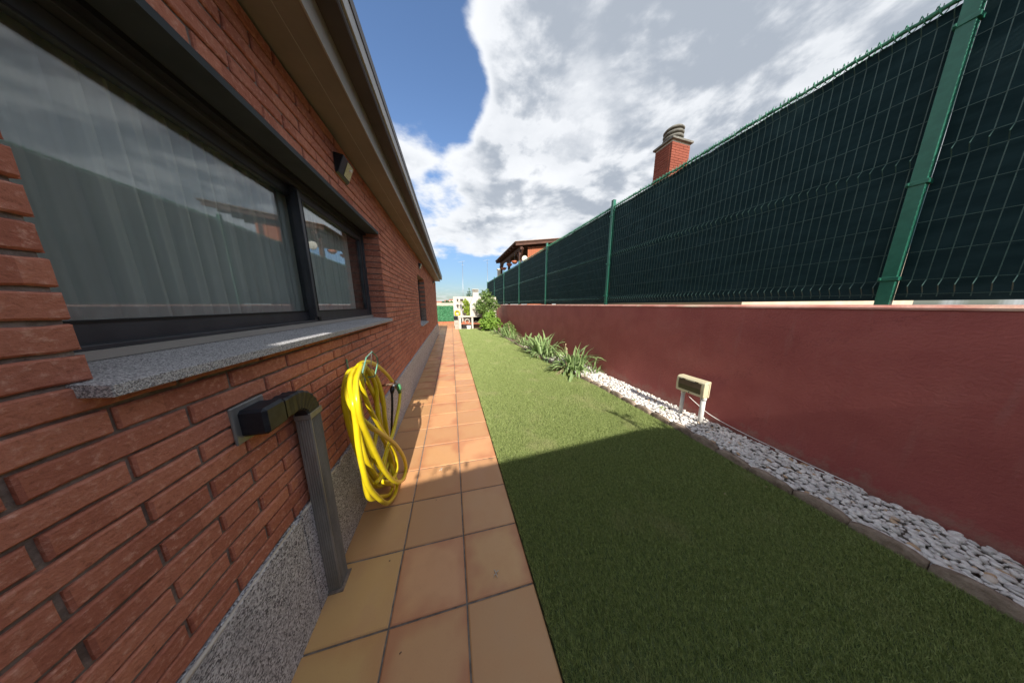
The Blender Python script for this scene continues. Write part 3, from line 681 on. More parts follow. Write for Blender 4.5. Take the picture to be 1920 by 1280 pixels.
loop(-.54, [(474,200,-.57),(436,300),(436,450),(452,600),(478,720),(516,860),(572,970),(650,1058),(728,1120),(700,1150),(620,1165),(560,1178),(528,1120),(506,980),(462,800,-.62),(420,600,-.64),(420,400,-.64),(440,260,-.6)])
loop(-.56, [(500,190),(466,330),(480,500),(520,700),(576,850),(640,960),(700,1010),(736,960),(700,820),(640,700),(610,520),(600,350),(548,230)])
loop(-.53, [(470,180,-.56),(505,158,-.56),(560,158,-.57),(620,190,-.58),(680,245,-.58),(722,300,-.57)], False)
loop(-.50, [(782,378,-.55),(772,480,-.53),(748,600,-.52),(722,700,-.51),(688,800),(660,900),(640,1000),(600,1060)], False)
hose = tag(hs.build('garden_hose', M['hose']), 'long yellow garden hose coiled in hanging loops on the brick wall', 'hose')
# tap and connectors
tp = empty('garden_tap', (BRX, 2.2, .66), 'small brass wall tap with a green hose connector beside the yellow hose', 'tap')
T0 = C3(742, 318, -.58)
b = MB(); b.smooth = True; b.tube([(BRX, T0.y - .02, T0.z), (T0.x, T0.y, T0.z)], .011, 10); b.tube([T0, T0 + Vector((.012, 0, -.05))], .013, 10)
b.tube([T0 + Vector((0, 0, 0)), T0 + Vector((0, 0, .035))], [.008, .005], 8); b.tube([T0 + Vector((-.02, -.025, .036)), T0 + Vector((.02, .025, .036))], .005, 6)
b.build('spout', M['brass'], tp)
c0, c1 = C3(768, 322, -.55), C3(778, 385, -.55); b = MB(); b.smooth = True
b.tube([c0, c0.lerp(c1, .3), c0.lerp(c1, .35), c0.lerp(c1, .6), c0.lerp(c1, .65), c1], [.017, .021, .024, .024, .019, .016], 12); b.build('connector', M['green_plastic'], tp)
c0, c1 = C3(724, 335, -.57), C3(720, 392, -.57); b = MB(); b.smooth = True; b.tube([c0, c0.lerp(c1, .5), c1], [.016, .022, .012], 12); b.build('coupling', M['black'], tp)
b = MB(); b.smooth = True; b.tube([T0 + Vector((.0, -.05, -.005)), T0 + Vector((0, .03, -.008))], .012, 8); b.build('splitter', M['pipe'], tp)
b = MB(); b.smooth = True; b.tube(spline([C3(720, 388, -.57), C3(722, 480, -.57), C3(719, 600, -.58), C3(715, 690, -.60), C3(700, 800, -.64), C3(640, 950, -.67)], 5), .010, 10)
tag(b.build('drip_hose', M['hose_black']), 'thin black hose hanging straight down from the tap', 'hose')
b = MB(); b.smooth = True; P = [C3(513, 1050, -.675), C3(517, 1110, -.675), C3(524, 1165, -.67)]; b.tube(P, .009, 8)
tag(b.build('drain_pipe', M['black']), 'short black pipe stub against the granite plinth under the hose', 'pipe')

# ------------------------------------------------------------------ lawn
def edge_x(y): return float(np.interp(y, [-1, 1.1, 1.6, 3.0, 3.9, 5.5, 8, 10.7, 13], [2.53, 2.53, 2.55, 2.53, 2.44, 2.31, 2.28, 2.24, 2.2]))
lw = MB(); ys = [-.9 + k * .5 for k in range(29)]; ys[-1] = 13.15
for a, b in zip(ys[:-1], ys[1:]): lw.add([(.366, a, .004), (edge_x(a) - .0, a, .004), (edge_x(b), b, .004), (.366, b, .004)], [(0, 1, 2, 3)])
lawn = lw.build('lawn', M['grass_base'], kind='structure')
def blades(y0, y1, dens, w, h):
    area = (2.2) * (y1 - y0); n = int(area * dens)
    y = np.random.uniform(y0, y1, n); ex = np.interp(y, [-1, 1.1, 1.6, 3.0, 3.9, 5.5, 8, 10.7, 13.2], [2.53, 2.53, 2.55, 2.53, 2.44, 2.31, 2.28, 2.24, 2.2])
    x = .367 + np.random.uniform(0, 1, n) * (ex - .370)
    a = np.random.uniform(0, 2 * np.pi, n); hh = h * np.random.uniform(.65, 1.15, n); lean = np.random.uniform(0, .95, n) * hh
    la = np.random.uniform(0, 2 * np.pi, n) * .0 + np.random.normal(1.9, 1.2, n)
    V = np.zeros((n, 3, 3))
    dx, dy = np.cos(a) * w / 2, np.sin(a) * w / 2
    V[:, 0] = np.stack([x - dx, y - dy, np.full(n, .004)], 1); V[:, 1] = np.stack([x + dx, y + dy, np.full(n, .004)], 1)
    V[:, 2] = np.stack([np.maximum(x + np.cos(la) * lean, .3535), y + np.sin(la) * lean, .004 + hh], 1)
    return V.reshape(-1, 3)
VV = np.concatenate([blades(-.4, 1.0, 52000, .0030, .026), blades(1.0, 2.2, 46000, .0034, .026), blades(2.2, 4.2, 26000, .0045, .027), blades(4.2, 7.5, 12000, .007, .028), blades(7.5, 13.1, 5000, .012, .03)])
me = npmesh('grass', VV, np.arange(len(VV)).reshape(-1, 3), M['grass'])
link('grass', me, lawn, kind='stuff')

# ------------------------------------------------------------------ concrete edging, pebble bed
MB().add([(edge_x(-.9) + .05, -.9, .0), (3.15, -.9, .0), (3.15, 5.3, .0), (edge_x(5.3) + .05, 5.3, .0)], [(0, 1, 2, 3)]).build('pebble_bed', M['grit'], kind='structure')
so = MB(); Y = 5.3
P = [(edge_x(5.3) + .03, 5.3), (3.15, 5.3), (3.15, 15.5), (1.2, 15.5), (1.2, 13.2), (edge_x(13) + .03, 13.2), (edge_x(9), 9)]
so.add([(x, y, .002) for x, y in P], [tuple(range(len(P)))]); so.build('soil', M['soil'], kind='structure')
edg = empty('garden_edging', (2.5, 5, 0), 'row of weathered scalloped concrete edging stones between lawn and white pebbles', 'edging')
def edge_piece(L, seed):
    rnd = random.Random(seed); n = 6; vs = []
    for k in range(n + 1):
        t = k / n; y = -L/2 + L * t; z = .052 + .030 * math.sin(math.pi * t) ** .6 + rnd.uniform(-.003, .003); w = .026
        vs += [(-w, y, -.03), (-w, y, z - .012), (-w + .010, y, z), (w - .010, y, z), (w, y, z - .012), (w, y, -.03)]
    fs = [(k*6+j, (k+1)*6+j, (k+1)*6+j+1, k*6+j+1) for k in range(n) for j in range(5)] + [(5, 4, 3, 2, 1, 0), tuple(n*6+j for j in range(6))]
    m = MB(); m.smooth = True; return m.add(vs, fs).mesh('edging_stone', M['edging'])
eps = [edge_piece(.245, s) for s in range(4)]
y = -.75; i = 0
while y < 12.4:
    yc = y + .125; xc = edge_x(yc) + .024; an = math.atan2(edge_x(yc + .12) - edge_x(yc - .12), .24)
    link('edging_stone', eps[i % 4], edg, loc=Vector((xc + random.uniform(-.006, .006), yc, random.uniform(-.008, .004))) - edg.location, rot=(random.gauss(0, .02), random.gauss(0, .05), -an + random.gauss(0, .03)))
    y += .25; i += 1
# pebbles
bm = bmesh.new(); bmesh.ops.create_icosphere(bm, subdivisions=2, radius=1); bm.verts.index_update()
IV = np.array([v.co[:] for v in bm.verts]); IF = np.array([[v.index for v in f.verts] for f in bm.faces]); bm.free()
def peb_shape(rs):
    v = IV.copy(); a = rs.uniform(-1, 1, 3); v *= (1 + .14 * np.sin(v @ rs.normal(0, 2.2, 3) + a[0]))[:, None]
    return v * np.array([1, rs.uniform(.62, .95), rs.uniform(.42, .62)])
rs = np.random.RandomState(5); shapes = [peb_shape(rs) for _ in range(10)]
pos = []
y = -.5
while y < 7.0:
    x = edge_x(y) + .055
    sp = .034 if y < 3.2 else .04
    while x < 3.125:
        keep = 1 if y < 4.4 else .55 if y < 5.4 else .16
        if random.random() < keep: pos.append((min(3.115, x + random.uniform(-.012, .012)), y + random.uniform(-.012, .012), .012 + random.uniform(0, .016), random.uniform(.014, .027)))
        x += sp
    y += sp
for _ in range(1500):
    y = random.uniform(-.3, 4.2); pos.append((random.uniform(edge_x(y) + .07, 3.10), y, .030 + random.uniform(0, .012), random.uniform(.009, .026)))
def pkey(p):
    v = Vector(p[:3]) - Vector((0, 0, H)); d = v.dot(_f)
    if d < .1: return 1e9
    px, py = CX + F * v.dot(_r) / d, CY - F * v.dot(_u) / d
    return (0 if px < 1400 else 1000) + v.length / p[3] * .03
pos.sort(key=pkey)
pms = [npmesh('pebble', s, IF, M['pebble'], True) for s in shapes]
bed = bpy.data.objects['pebble_bed']
PV, PF, PA, off = [], [], [], 0
for i, (x, y, z, r) in enumerate(pos):
    e = Euler((random.gauss(0, .35), random.gauss(0, .35), random.uniform(0, 6.28)))
    if i < 300:
        o = bpy.data.objects.new('pebble', pms[i % 10]); COL.objects.link(o); o.parent = bed; o.location = (x, y, z); o.rotation_euler = e; o.scale = (r, r, r)
    else:
        m3 = np.array(e.to_matrix()); v = shapes[i % 10] * r @ m3.T + np.array((x, y, z)); PV.append(v); PF.append(IF + off); off += len(v); PA.append(np.full(len(IF), random.random() * 50))
o = link('pebbles', npmesh('pebbles', np.concatenate(PV), np.concatenate(PF), M['pebble'], True, np.concatenate(PA)), bed, kind='stuff')

# ------------------------------------------------------------------ red garden wall
rw = empty('garden_wall', (3.3, 8, 0), 'dark red painted retaining wall running along the right side under the green fence', 'wall')
WX = 3.14; WY1 = 16.6
MB().box((WX, -2.6, -.1), (3.46, WY1, 1.462)).build('wall_face', M['redwall'], rw)
cp = MB(); cp.prism([(WX - .008, 1.463), (WX - .008, 1.478), (WX + .016, 1.497), (3.47, 1.499), (3.47, 1.463)], -2.6, WY1); cp.build('coping', M['coping'], rw)
MB().box((3.471, -2.6, -.1), (30, 40, 1.40)).build('raised_ground', M['ground'], kind='structure')

# ------------------------------------------------------------------ green mesh fence
fence = empty('mesh_fence', (3.22, 8, 1.5), 'tall green welded wire fence lined with dark netting on top of the red wall', 'fence')
FX = 3.215; posts = [-2.25, .78, 3.83, 6.88, 9.90, 12.98, 15.98, 19.2]
FZ0, FZ1 = 1.555, 3.42
folds = [1.63, 2.50, 3.36]
def wire_x(z):
    for f in folds:
        d = abs(z - f)
        if d < .045: return FX - .038 * (1 - d / .045)
    return FX
def fence_post(y):
    p = MB().box((FX - .03, y - .03, 1.497), (FX + .03, y + .03, 3.535)); po = p.build('post', M['post'], fence, bevel=.003)
    MB().box((FX - .032, y - .032, 3.5355), (FX + .032, y + .032, 3.545)).build('post_cap', M['post'], po)
    for z in (1.69, 2.34, 3.25):
        MB().box((FX - .037, y - .04, z - .014), (FX + .034, y + .04, z + .014)).box((FX - .048, y + .026, z - .008), (FX - .0372, y + .038, z + .008)).build('clamp', M['post'], po, bevel=.002)
for y in posts: fence_post(y)
def panel(ya, yb):
    m = MB(); wr = .0026
    zs = [FZ0] + sorted(sum([[f - .045, f, f + .045] for f in folds], [])) + [FZ1 + .03]
    y = ya + .05
    while y < yb - .03:
        near = y < 6
        m.tube([(wire_x(z), y, z) for z in zs], wr if near else wr * 1.2, 4 if near else 3, cap=False); y += .05
    hz = [1.575, 1.675, 1.87, 2.07, 2.27, 2.455, 2.545, 2.74, 2.94, 3.14, 3.315, 3.405]
    for z in hz: m.tube([(FX - .004, ya + .03, z), (FX - .004, yb - .03, z)], .0022, 4, cap=False)
    m.smooth = False
    o = m.build('wire_panel', M['wire'], fence)
    # netting: a slightly billowing sheet behind the wires
    c = MB(); c.smooth = True; ny, nz = 28, 14; vs = []
    for i in range(ny + 1):
        for j in range(nz + 1):
            y = ya + .031 + (yb - ya - .062) * i / ny; z = 1.53 + (3.40 - 1.53) * j / nz
            s = math.sin(math.pi * i / ny) * .5 + .5
            vs.append((FX + .024 + .017 * s * math.sin(i * 1.3 + ya) * math.sin(j * .9 + i * .3) + .004 * math.sin(i * 2.9 + j), y, z))
    c.add(vs, [(i*(nz+1)+j, (i+1)*(nz+1)+j, (i+1)*(nz+1)+j+1, i*(nz+1)+j+1) for i in range(ny) for j in range(nz)]); c.build('netting', M['cloth'], fence)
    # lashed upper selvedge
    e = MB(); e.smooth = True
    P = [(FX - .006 + random.uniform(-.004, .004), ya + .03 + (yb - ya - .06) * k / 60, 3.415 + random.uniform(-.006, .006)) for k in range(61)]
    e.tube(P, [random.uniform(.010, .019) for _ in P], 6)
    k = 0; y = ya + .05; H1 = []
    while y < yb - .04:
        if y < 7.5:
            H1 += [(FX - .026, y, 3.40), (FX - .004, y + .018, 3.452), (FX + .024, y + .036, 3.415), (FX, y + .045, 3.385)]
        y += .05
    if H1: e.tube(spline(H1, 2), .0032, 4, cap=False)
    for _ in range(int(140 * (1 if ya < 7 else .4))):
        y = random.uniform(ya + .05, yb - .05); z = 3.41; a = random.uniform(-.03, .03)
        e.tube([(FX - .01, y, z), (FX - .02 + random.uniform(-.02, .02), y + a, z + random.uniform(-.03, .045))], .0018, 3, cap=False)
    e.build('selvedge', M['fringe'], fence)
for a, b in zip(posts[:-1], posts[1:]): panel(a, b)

# ------------------------------------------------------------------ electric box on two pipes
eb = empty('electric_box', (2.95, 1.76, 0), 'cream plastic junction box with a smoked cover standing on two grey pipes in the pebbles', 'electric box')
bx0, bx1, by0, by1, bz0, bz1 = 2.885, 2.995, 1.635, 1.965, .368, .575
b = MB(); pr = [(bx0 + .022, bz0), (bx1, bz0), (bx1, bz1), (bx0 + .03, bz1), (bx0 + .006, bz1 - .02), (bx0, (bz0 + bz1) / 2), (bx0 + .005, bz0 + .02)]
b.prism(pr, by0, by1); b.build('box_body', M['cream'], eb, bevel=.007)
b = MB(); b.prism([(bx0 + .004, bz0 + .035), (bx0 - .007, (bz0 + bz1) / 2), (bx0 + .001, bz1 - .032), (bx0 + .010, bz1 - .034), (bx0 + .012, bz0 + .035)], by0 + .035, by1 - .03)
b.build('cover', M['smoke'], eb, bevel=.004)
for yy in (by0 + .09, by1 - .09): MB().box((bx0 - .004, yy - .018, bz1 - .034), (bx0 + .02, yy + .018, bz1 - .022)).build('hinge', M['smoke'], eb, bevel=.002)
q = MB(); q.smooth = True; q.lathe((bx0 + .004, 1.80, bz0 + .02), [(.0001, -.006), (.007, -.005), (.008, .004)], 10, 'X'); q.build('lock', M['black'], eb)
for (x, y, r) in ((2.95, 1.665, .026), (2.95, 1.90, .022)):
    q = MB(); q.smooth = True; q.tube([(x, y, -.02), (x + .003, y, .15), (x, y, .37)], r, 16); q.build('pipe', M['pvc'], eb)
for yy in (bz0 + .03, bz1 - .03):
    q = MB(); q.smooth = True; q.lathe((2.94, by0 - .0005, yy), [(.0001, -.003), (.006, -.0025), (.007, .003)], 10, 'Y'); q.build('screw', M['steel'], eb)
MB().box((bx1 - .030, by0 - .002, bz0 + .004), (bx1 - .026, by0 + .01, bz1 - .006)).build('seam', M['smoke'], eb)
for (x, y, r) in ((2.95, 1.665, .031), (2.95, 1.90, .027)):
    q = MB(); q.smooth = True; q.tube([(x, y, .335), (x, y, .369)], r, 14); q.build('gland', M['pvc'], eb)
q = MB(); q.smooth = True; q.tube([(3.0, 1.93, -.02), (3.0, 1.925, .37)], .012, 10); q.build('conduit', M['pvc'], eb)
q = MB(); q.smooth = True; q.tube(spline([(2.99, 1.86, .30), (3.04, 1.8, .23), (3.09, 1.66, .13), (3.12, 1.45, .075), (3.12, 1.1, .05), (3.10, .6, .045)], 6), .004, 6)
tag(q.build('cable', M['white']), 'thin white cable running from the electric box down along the red wall', 'cable')

# ------------------------------------------------------------------ plants
def sword(L, w, bend, seed):
    n = 7; vs = []; rnd = random.Random(seed); ang = 0; p = Vector((0, 0, 0)); tw = rnd.uniform(-.5, .5)
    for k in range(n + 1):
        t = k / n; ww = w * (1 - t ** 2.2) * (.75 + .5 * math.sin(min(1, t * 1.6) * math.pi / 2)) / 2 + .0006
        a = tw * t; ca, sa = math.cos(a), math.sin(a)
        nx = Vector((math.cos(ang), 0, -math.sin(ang)))
        side = Vector((0, 1, 0)) * ca + nx * sa
        vs += [p - side * ww, p + nx * ww * .28, p + side * ww]
        ang += bend / n * (.4 + 1.6 * t); p = p + Vector((math.sin(ang), 0, math.cos(ang))) * L / n
    m = MB(); m.smooth = True
    m.add(vs, [f for k in range(n) for f in ((k*3, k*3+1, k*3+4, k*3+3), (k*3+1, k*3+2, k*3+5, k*3+4))]); return m.mesh('leaf', M['iris'])
lv = [sword(.5, .046, b, s) for s, b in enumerate((.3, .7, 1.1, 1.6, 2.1, .5, 1.3, 2.5))]
def iris(x, y, n, spread, size, label, stalks=0, lean=(0, 0)):
    r = empty('iris_clump', (x, y, 0), label, 'iris plant', 'iris clumps in the bed by the red wall')
    for k in range(n):
        a = random.uniform(0, 6.283); d = spread * math.sqrt(random.random()); tilt = random.uniform(.05, .75) * (d / spread * .6 + .5)
        s = size * random.uniform(.6, 1.12)
        az = a + random.gauss(0, .6)
        bx, by = math.cos(a) * d, math.sin(a) * d * 1.25
        o = bpy.data.objects.new('leaf', random.choice(lv)); COL.objects.link(o); o.parent = r
        o.location = (bx, by, .0); ax = Vector((math.cos(az) + lean[0], math.sin(az) + lean[1], 0))
        o.rotation_euler = Euler((0, min(1.35, tilt * ax.length), math.atan2(ax.y, ax.x))); o.scale = (s, s * random.uniform(.8, 1.2), s)
    for k in range(stalks):
        a = random.uniform(-1.2, .6); q = MB(); q.smooth = True; h = random.uniform(.45, .66) * size
        P = [Vector((x + random.uniform(-.15, .15), y + random.uniform(-.1, .25), 0))]
        for j in range(5): P.append(P[-1] + Vector((random.uniform(-.01, .03) - .012 * j, random.uniform(-.03, .06), h / 5.5)))
        q.tube(P, [.006, .005, .005, .005, .005, .004], 6)
        for j in (3, 4, 5):
            c = P[j]; q.tube([c, c + Vector((.012, .006, .03)), c + Vector((.018, .008, .055))], [.006, .016, .003], 6)
        q.build('flower_stalk', M['dry'], r)
    return r
iris(2.62, 4.05, 95, .24, 1.38, 'largest iris clump, nearest to the white pebbles, leaves spilling over the lawn edge', 1, (-.55, -.3))
iris(2.55, 5.6, 110, .32, 1.5, 'upright iris clump just behind the largest one, leaning over the lawn', 0, (-.4, -.25))
iris(2.98, 3.75, 18, .08, .75, 'small iris tuft against the foot of the red wall beside the pebbles', 0, (.0, -.5))
iris(2.60, 7.3, 40, .25, 1.15, 'slender iris clump in the middle of the bed beyond the two big clumps', 0)
iris(2.50, 8.9, 40, .3, 1.05, 'low iris clump with dry stalks near the far bushes', 1)
iris(2.42, 10.4, 44, .35, 1.1, 'farthest iris clump at the foot of the round broad leaved bush', 1)
# dead leaves hanging over the lawn
q = MB(); q.smooth = True
for k in range(9):
    x0, y0 = 2.45 + random.uniform(-.05, .05), 4.05 + random.uniform(-.12, .12)
    q.tube([(x0, y0, .03), (x0 - .1, y0 - .05, .07 + random.uniform(0, .05)), (x0 - .26 + random.uniform(-.1, .05), y0 - .06 + random.uniform(-.1, .1), .035)], [.006, .008, .003], 5)
tag(q.build('dead_leaves', M['dry']), 'tan withered iris leaves lying on the lawn beside the largest clump', 'dead leaves')

def leafcloud(name, blobs, n, ls, material, parent, elong=1.6, seed=1, wob=.25):
    r_ = np.random.RandomState(seed); tot = sum(b[3] * b[4] * b[5] for b in blobs) ** 1; V = []
    for b in blobs:
        k = int(n * b[3] * b[4] * b[5] / tot)
        d = r_.normal(0, 1, (k, 3)); d /= np.linalg.norm(d, axis=1)[:, None]
        rad = r_.uniform(.35, 1, k) ** .5 * (1 + wob * np.sin(d[:, 0] * 5 + b[0] * 9) * np.sin(d[:, 2] * 6 + b[1] * 7))
        c = np.array(b[:3]) + d * rad[:, None] * np.array(b[3:6])
        nrm = d * .7 + r_.normal(0, .6, (k, 3)) + np.array([0, 0, .35]); nrm /= np.linalg.norm(nrm, axis=1)[:, None]
        t = np.cross(nrm, r_.normal(0, 1, (k, 3))); t /= np.linalg.norm(t, axis=1)[:, None]; s = np.cross(nrm, t)
        L = ls * r_.uniform(.6, 1.2, k)[:, None]
        q = np.stack([c - t * L * elong / 2, c + s * L * .5 - nrm * L * .12, c + t * L * elong / 2 - nrm * L * .2, c - s * L * .5 - nrm * L * .12], 1)
        V.append(q.reshape(-1, 3))
    V = np.concatenate(V); V[:, 2] = np.maximum(V[:, 2], .01)
    o = link(name, npmesh(name, V, np.arange(len(V)).reshape(-1, 4), material), parent, kind=None)
    del o['kind']; return o
def bush(loc, blobs, n, ls, material, label, stem_h, cat='bush', name='bush', seed=1, stems=5, **k):
    r = empty(name, loc, label, cat)
    leafcloud('foliage', blobs, n, ls, material, r, seed=seed, **k)
    q = MB(); q.smooth = True; x, y, z0 = loc
    for i in range(stems):
        b = blobs[i % len(blobs)]; a = random.uniform(0, 6.28)
        P = spline([(x + .03 * math.cos(a), y + .03 * math.sin(a), z0), (x + (b[0] - x) * .4 + random.uniform(-.1, .1), y + (b[1] - y) * .4, z0 + (b[2] - z0) * .5), (b[0], b[1], b[2] + b[5] * .3)], 4)
        q.tube(P, [.03 * (1 - .75 * j / (len(P) - 1)) * (stem_h) for j in range(len(P))], 6)
    q.build('stem', M['bark'], r); return r
# big-leaved round bush at (918,599)
Yb = 11.9; c = atY(917, 600, Yb); 
bush((c.x, Yb, 0), [(c.x, Yb, .55, .50, .5, .52), (c.x - .22, Yb - .1, .42, .34, .35, .38), (c.x + .3, Yb - .2, .38, .38, .4, .38), (c.x + .05, Yb, .88, .36, .36, .28)], 2600, .095, M['leaf_lime'], 'round bright green broad leaved bush at the end of the lawn beside the barbecue', 1, seed=3)
Yt = 12.9; c = atY(912, 565, Yt)
bush((c.x, Yt, 0), [(c.x, Yt, 1.75, .5, .5, .45), (c.x - .35, Yt, 1.35, .42, .4, .38), (c.x + .38, Yt, 1.5, .42, .4, .42), (c.x - .05, Yt, 2.15, .34, .34, .28), (c.x + .1, Yt, 1.1, .45, .4, .4)], 3600, .06, M['leaf_mid'], 'tall loose shrub with small leaves rising above the round bush beside the fence', 1.3, seed=4, elong=2.2, wob=.35)
Yp = 13.9; c = atY(876, 580, Yp)
bush((c.x, Yp, 0), [(c.x, Yp, 1.3, .28, .25, .42), (c.x - .08, Yp, 1.62, .22, .2, .25), (c.x + .1, Yp, 1.0, .22, .2, .3)], 1500, .055, M['leaf_yel'], 'lime green leafy shrub between the lamp post and the barbecue chimney', .8, seed=5)
c = atY(938, 617, 9.9)
bush((2.62, 9.4, 0), [(2.62, 9.4, .22, .3, .5, .24), (2.75, 10.3, .3, .3, .5, .32)], 1100, .035, M['leaf_mid'], 'low wispy green plant filling the far end of the bed by the red wall', .5, seed=6, elong=4)
# seedlings in the pebbles
q = MB()
bush((2.82, 2.05, .02), [(2.82, 2.05, .05, .05, .05, .03)], 30, .016, M['leaf_lime'], 'tiny weed growing among the pebbles beside the electric box', .15, cat='weed', name='weed', stems=2)
bush((2.62, 2.35, .02), [(2.62, 2.35, .045, .05, .04, .025)], 40, .012, M['leaf_yel'], 'pale tiny weed in the middle of the white pebbles', .15, cat='weed', name='weed', stems=2)
# conifer beyond the white wall
Yc = 24; c = atY(880, 548, Yc); r = empty('conifer', (c.x, Yc, 0), 'small dark conifer tip showing above the white wall', 'tree')
top = atY(879.5, 539, Yc).z
leafcloud('crown', [(c.x, Yc, top - .25 - k * .3, .10 + .13 * k, .10 + .13 * k, .2) for k in range(9)], 1600, .11, M['leaf_dark'], r, seed=8, elong=2.4)
MB().cyl((c.x, Yc), .09, 0, top - .3, 8, .02).build('trunk', M['bark'], r)

# ------------------------------------------------------------------ far end: barbecue, white wall, lamp post
def PX(px, py, Y): return atY(px, py, Y)
ww = MB(); YW = 14.9
a, b = PX(849.3, 556, YW), PX(888, 556, YW)
ww.box((a.x, YW, -.05), (3.1, YW + .18, a.z)); tag(ww.build('white_wall', M['whitewash'], bevel=.01), 'white rendered end wall behind the barbecue', 'wall')
YB = 13.35
bbq = empty('barbecue', (1.2, YB, 0), 'white masonry barbecue with tapered chimney, counter and open shelves at the lawn end', 'barbecue')
hx0, hx1 = PX(882, 590, YB).x, PX(907, 590, YB).x; zc = PX(890, 592, YB).z
nx0, nx1 = PX(887, 550, YB).x, PX(897.3, 550, YB).x; zs, zn, zt_ = PX(890, 571, YB).z, PX(890, 556, YB).z, PX(890, 547, YB).z
hd = MB(); D = .62
def frus(m, x0, x1, y0, y1, z0, X0, X1, Y0, Y1, z1):
    m.add([(x0,y0,z0),(x1,y0,z0),(x1,y1,z0),(x0,y1,z0),(X0,Y0,z1),(X1,Y0,z1),(X1,Y1,z1),(X0,Y1,z1)], [(0,3,2,1),(4,5,6,7),(0,1,5,4),(1,2,6,5),(2,3,7,6),(3,0,4,7)])
hd.box((hx0, YB, zc), (hx1, YB + D, zs)); hd.build('hood', M['whitewash'], bbq, bevel=.006)
hd = MB(); frus(hd, hx0, hx1 - .05, YB, YB + D, zs + .001, nx0, nx1, YB + .15, YB + .5, zn); hd.build('hood_taper', M['whitewash'], bbq)
MB().box((nx0, YB + .15, zn + .001), (nx1, YB + .5, zt_)).build('chimney', M['whitewash'], bbq, bevel=.005)
cz = zt_ + .001
for k in range(2):
    MB().box((nx0 + .02, YB + .17, cz), (nx1 - .02, YB + .48, cz + .045)).build('cap_core', M['black'], bbq)
    MB().box((nx0 - .035, YB + .12, cz + .046), (nx1 + .035, YB + .53, cz + .085)).build('cap_slab', M['concrete'] if k == 0 else M['whitewash'], bbq); cz += .086
MB().box((hx0 - .015, YB - .04, zc + .0), (hx0 + .12, YB - .001, zs - .02)).build('pilaster', M['whitewash'], bbq, bevel=.004)
lx0, lx1 = PX(859, 600, YB).x, PX(907, 600, YB).x
MB().box((lx0, YB - .12, zc - .07), (lx1, YB + D, zc - .001)).build('counter', M['whitewash'], bbq, bevel=.005)
for p0, p1 in ((860.5, 864.5), (884, 887.3), (903, 906)):
    MB().box((PX(p0, 605, YB).x, YB - .08, -.02), (PX(p1, 605, YB).x, YB + .04, zc - .071)).build('leg', M['whitewash'], bbq, bevel=.004)
for p0, p1 in ((860.5, 864.5), (903, 906)):
    MB().box((PX(p0, 605, YB).x, YB + D - .12, -.02), (PX(p1, 605, YB).x, YB + D - .01, zc - .071)).build('leg', M['whitewash'], bbq, bevel=.004)
zsf = PX(880, 606, YB).z
MB().box((lx0 + .06, YB - .03, zsf - .05), (lx1 - .03, YB + D - .02, zsf)).build('shelf', M['terracotta'], bbq)
MB().box((PX(888, 600, YB).x, YB + .4, zsf + .001), (lx1 - .12, YB + .55, zc - .072)).build('firebox_back', M['black'], bbq)
MB().box((PX(888, 600, YB).x, YB + .42, 0), (lx1 - .12, YB + .5, zsf - .051)).build('store_back', M['concrete'], bbq)
# things on the barbecue
sx = PX(866, 604, YB).x
for k in range(6):
    o = MB().obox((sx + .12 + (k % 3) * .16, YB + .12, zsf + .032 + (k // 3) * .062), (.15, .11, .06), (0, 0, random.uniform(-.1, .1))).build('loose_brick', M['terracotta'])
    tag(o, ('left', 'middle', 'right')[k % 3] + ' spare terracotta brick in the ' + ('lower', 'upper')[k // 3] + ' row on the barbecue shelf', 'brick', 'spare bricks on the barbecue shelf')
cc = PX(876, 600, YB); q = MB(); q.smooth = True
q.lathe((cc.x, YB + .02, zsf + .13), [(.11, -.02), (.13, 0), (.15, .03), (.17, .03), (.17, 0), (.155, -.03)], 20, 'Y')
tag(q.build('stone_bowl', M['whitewash']), 'white round bowl tipped up on the terracotta shelf', 'bowl')
b0, b1 = PX(875, 617, YB - .1), PX(882.3, 611, YB - .1)
q = MB(); frus(q, b0.x + .02, b1.x - .02, YB - .28, YB - .06, .0, b0.x, b1.x, YB - .3, YB - .04, .22); tag(q.build('bucket', M['white'], bevel=.01), 'white square bucket standing under the barbecue counter', 'bucket')
# charcoal pieces below hood: logs
for k in range(5):
    q = MB(); q.smooth = True; x = PX(890 + k * 2.6, 605, YB).x
    q.tube([(x, YB + .02, zsf + .05 + (k % 2) * .04), (x + .03, YB + .38, zsf + .05 + (k % 2) * .04)], .035, 8); tag(q.build('firewood_log', M['bark']), ('leftmost', 'second from left', 'middle', 'second from right', 'rightmost')[k] + ' firewood log stored in the barbecue opening', 'log', 'firewood logs in the barbecue')
# black kettle / planter on the left
q = MB(); a0, a1 = PX(851, 600, 13.6), PX(858.5, 592, 13.6)
q.box((a0.x, 13.5, a0.z), (a1.x, 13.8, a1.z)); tag(q.build('black_planter', M['black'], bevel=.02), 'black trough resting on the pale stone block beside the barbecue', 'trough')
q = MB(); s0, s1 = PX(853, 612, 13.5), PX(860.5, 600, 13.5); q.box((s0.x, 13.4, -.02), (s1.x, 13.85, s1.z - .003)); tag(q.build('stone_block', M['concrete'], bevel=.02), 'pale mottled stone block at the corner of the lawn and path', 'stone block')
# yellow coil hanging on the white wall
q = MB(); q.smooth = True; cc = PX(857.5, 587, 14.8); P = []
for k in range(150):
    a = k / 150 * 2 * math.pi * 5; rr = .15 + .03 * math.sin(a * .37); P.append((cc.x + rr * math.cos(a), 14.80 + .02 * math.sin(a * .2) , cc.z + rr * 1.05 * math.sin(a)))
q.tube(P, .016, 6); tag(q.build('coiled_hose', M['hose']), 'small yellow hose coil hanging on the white end wall', 'hose')
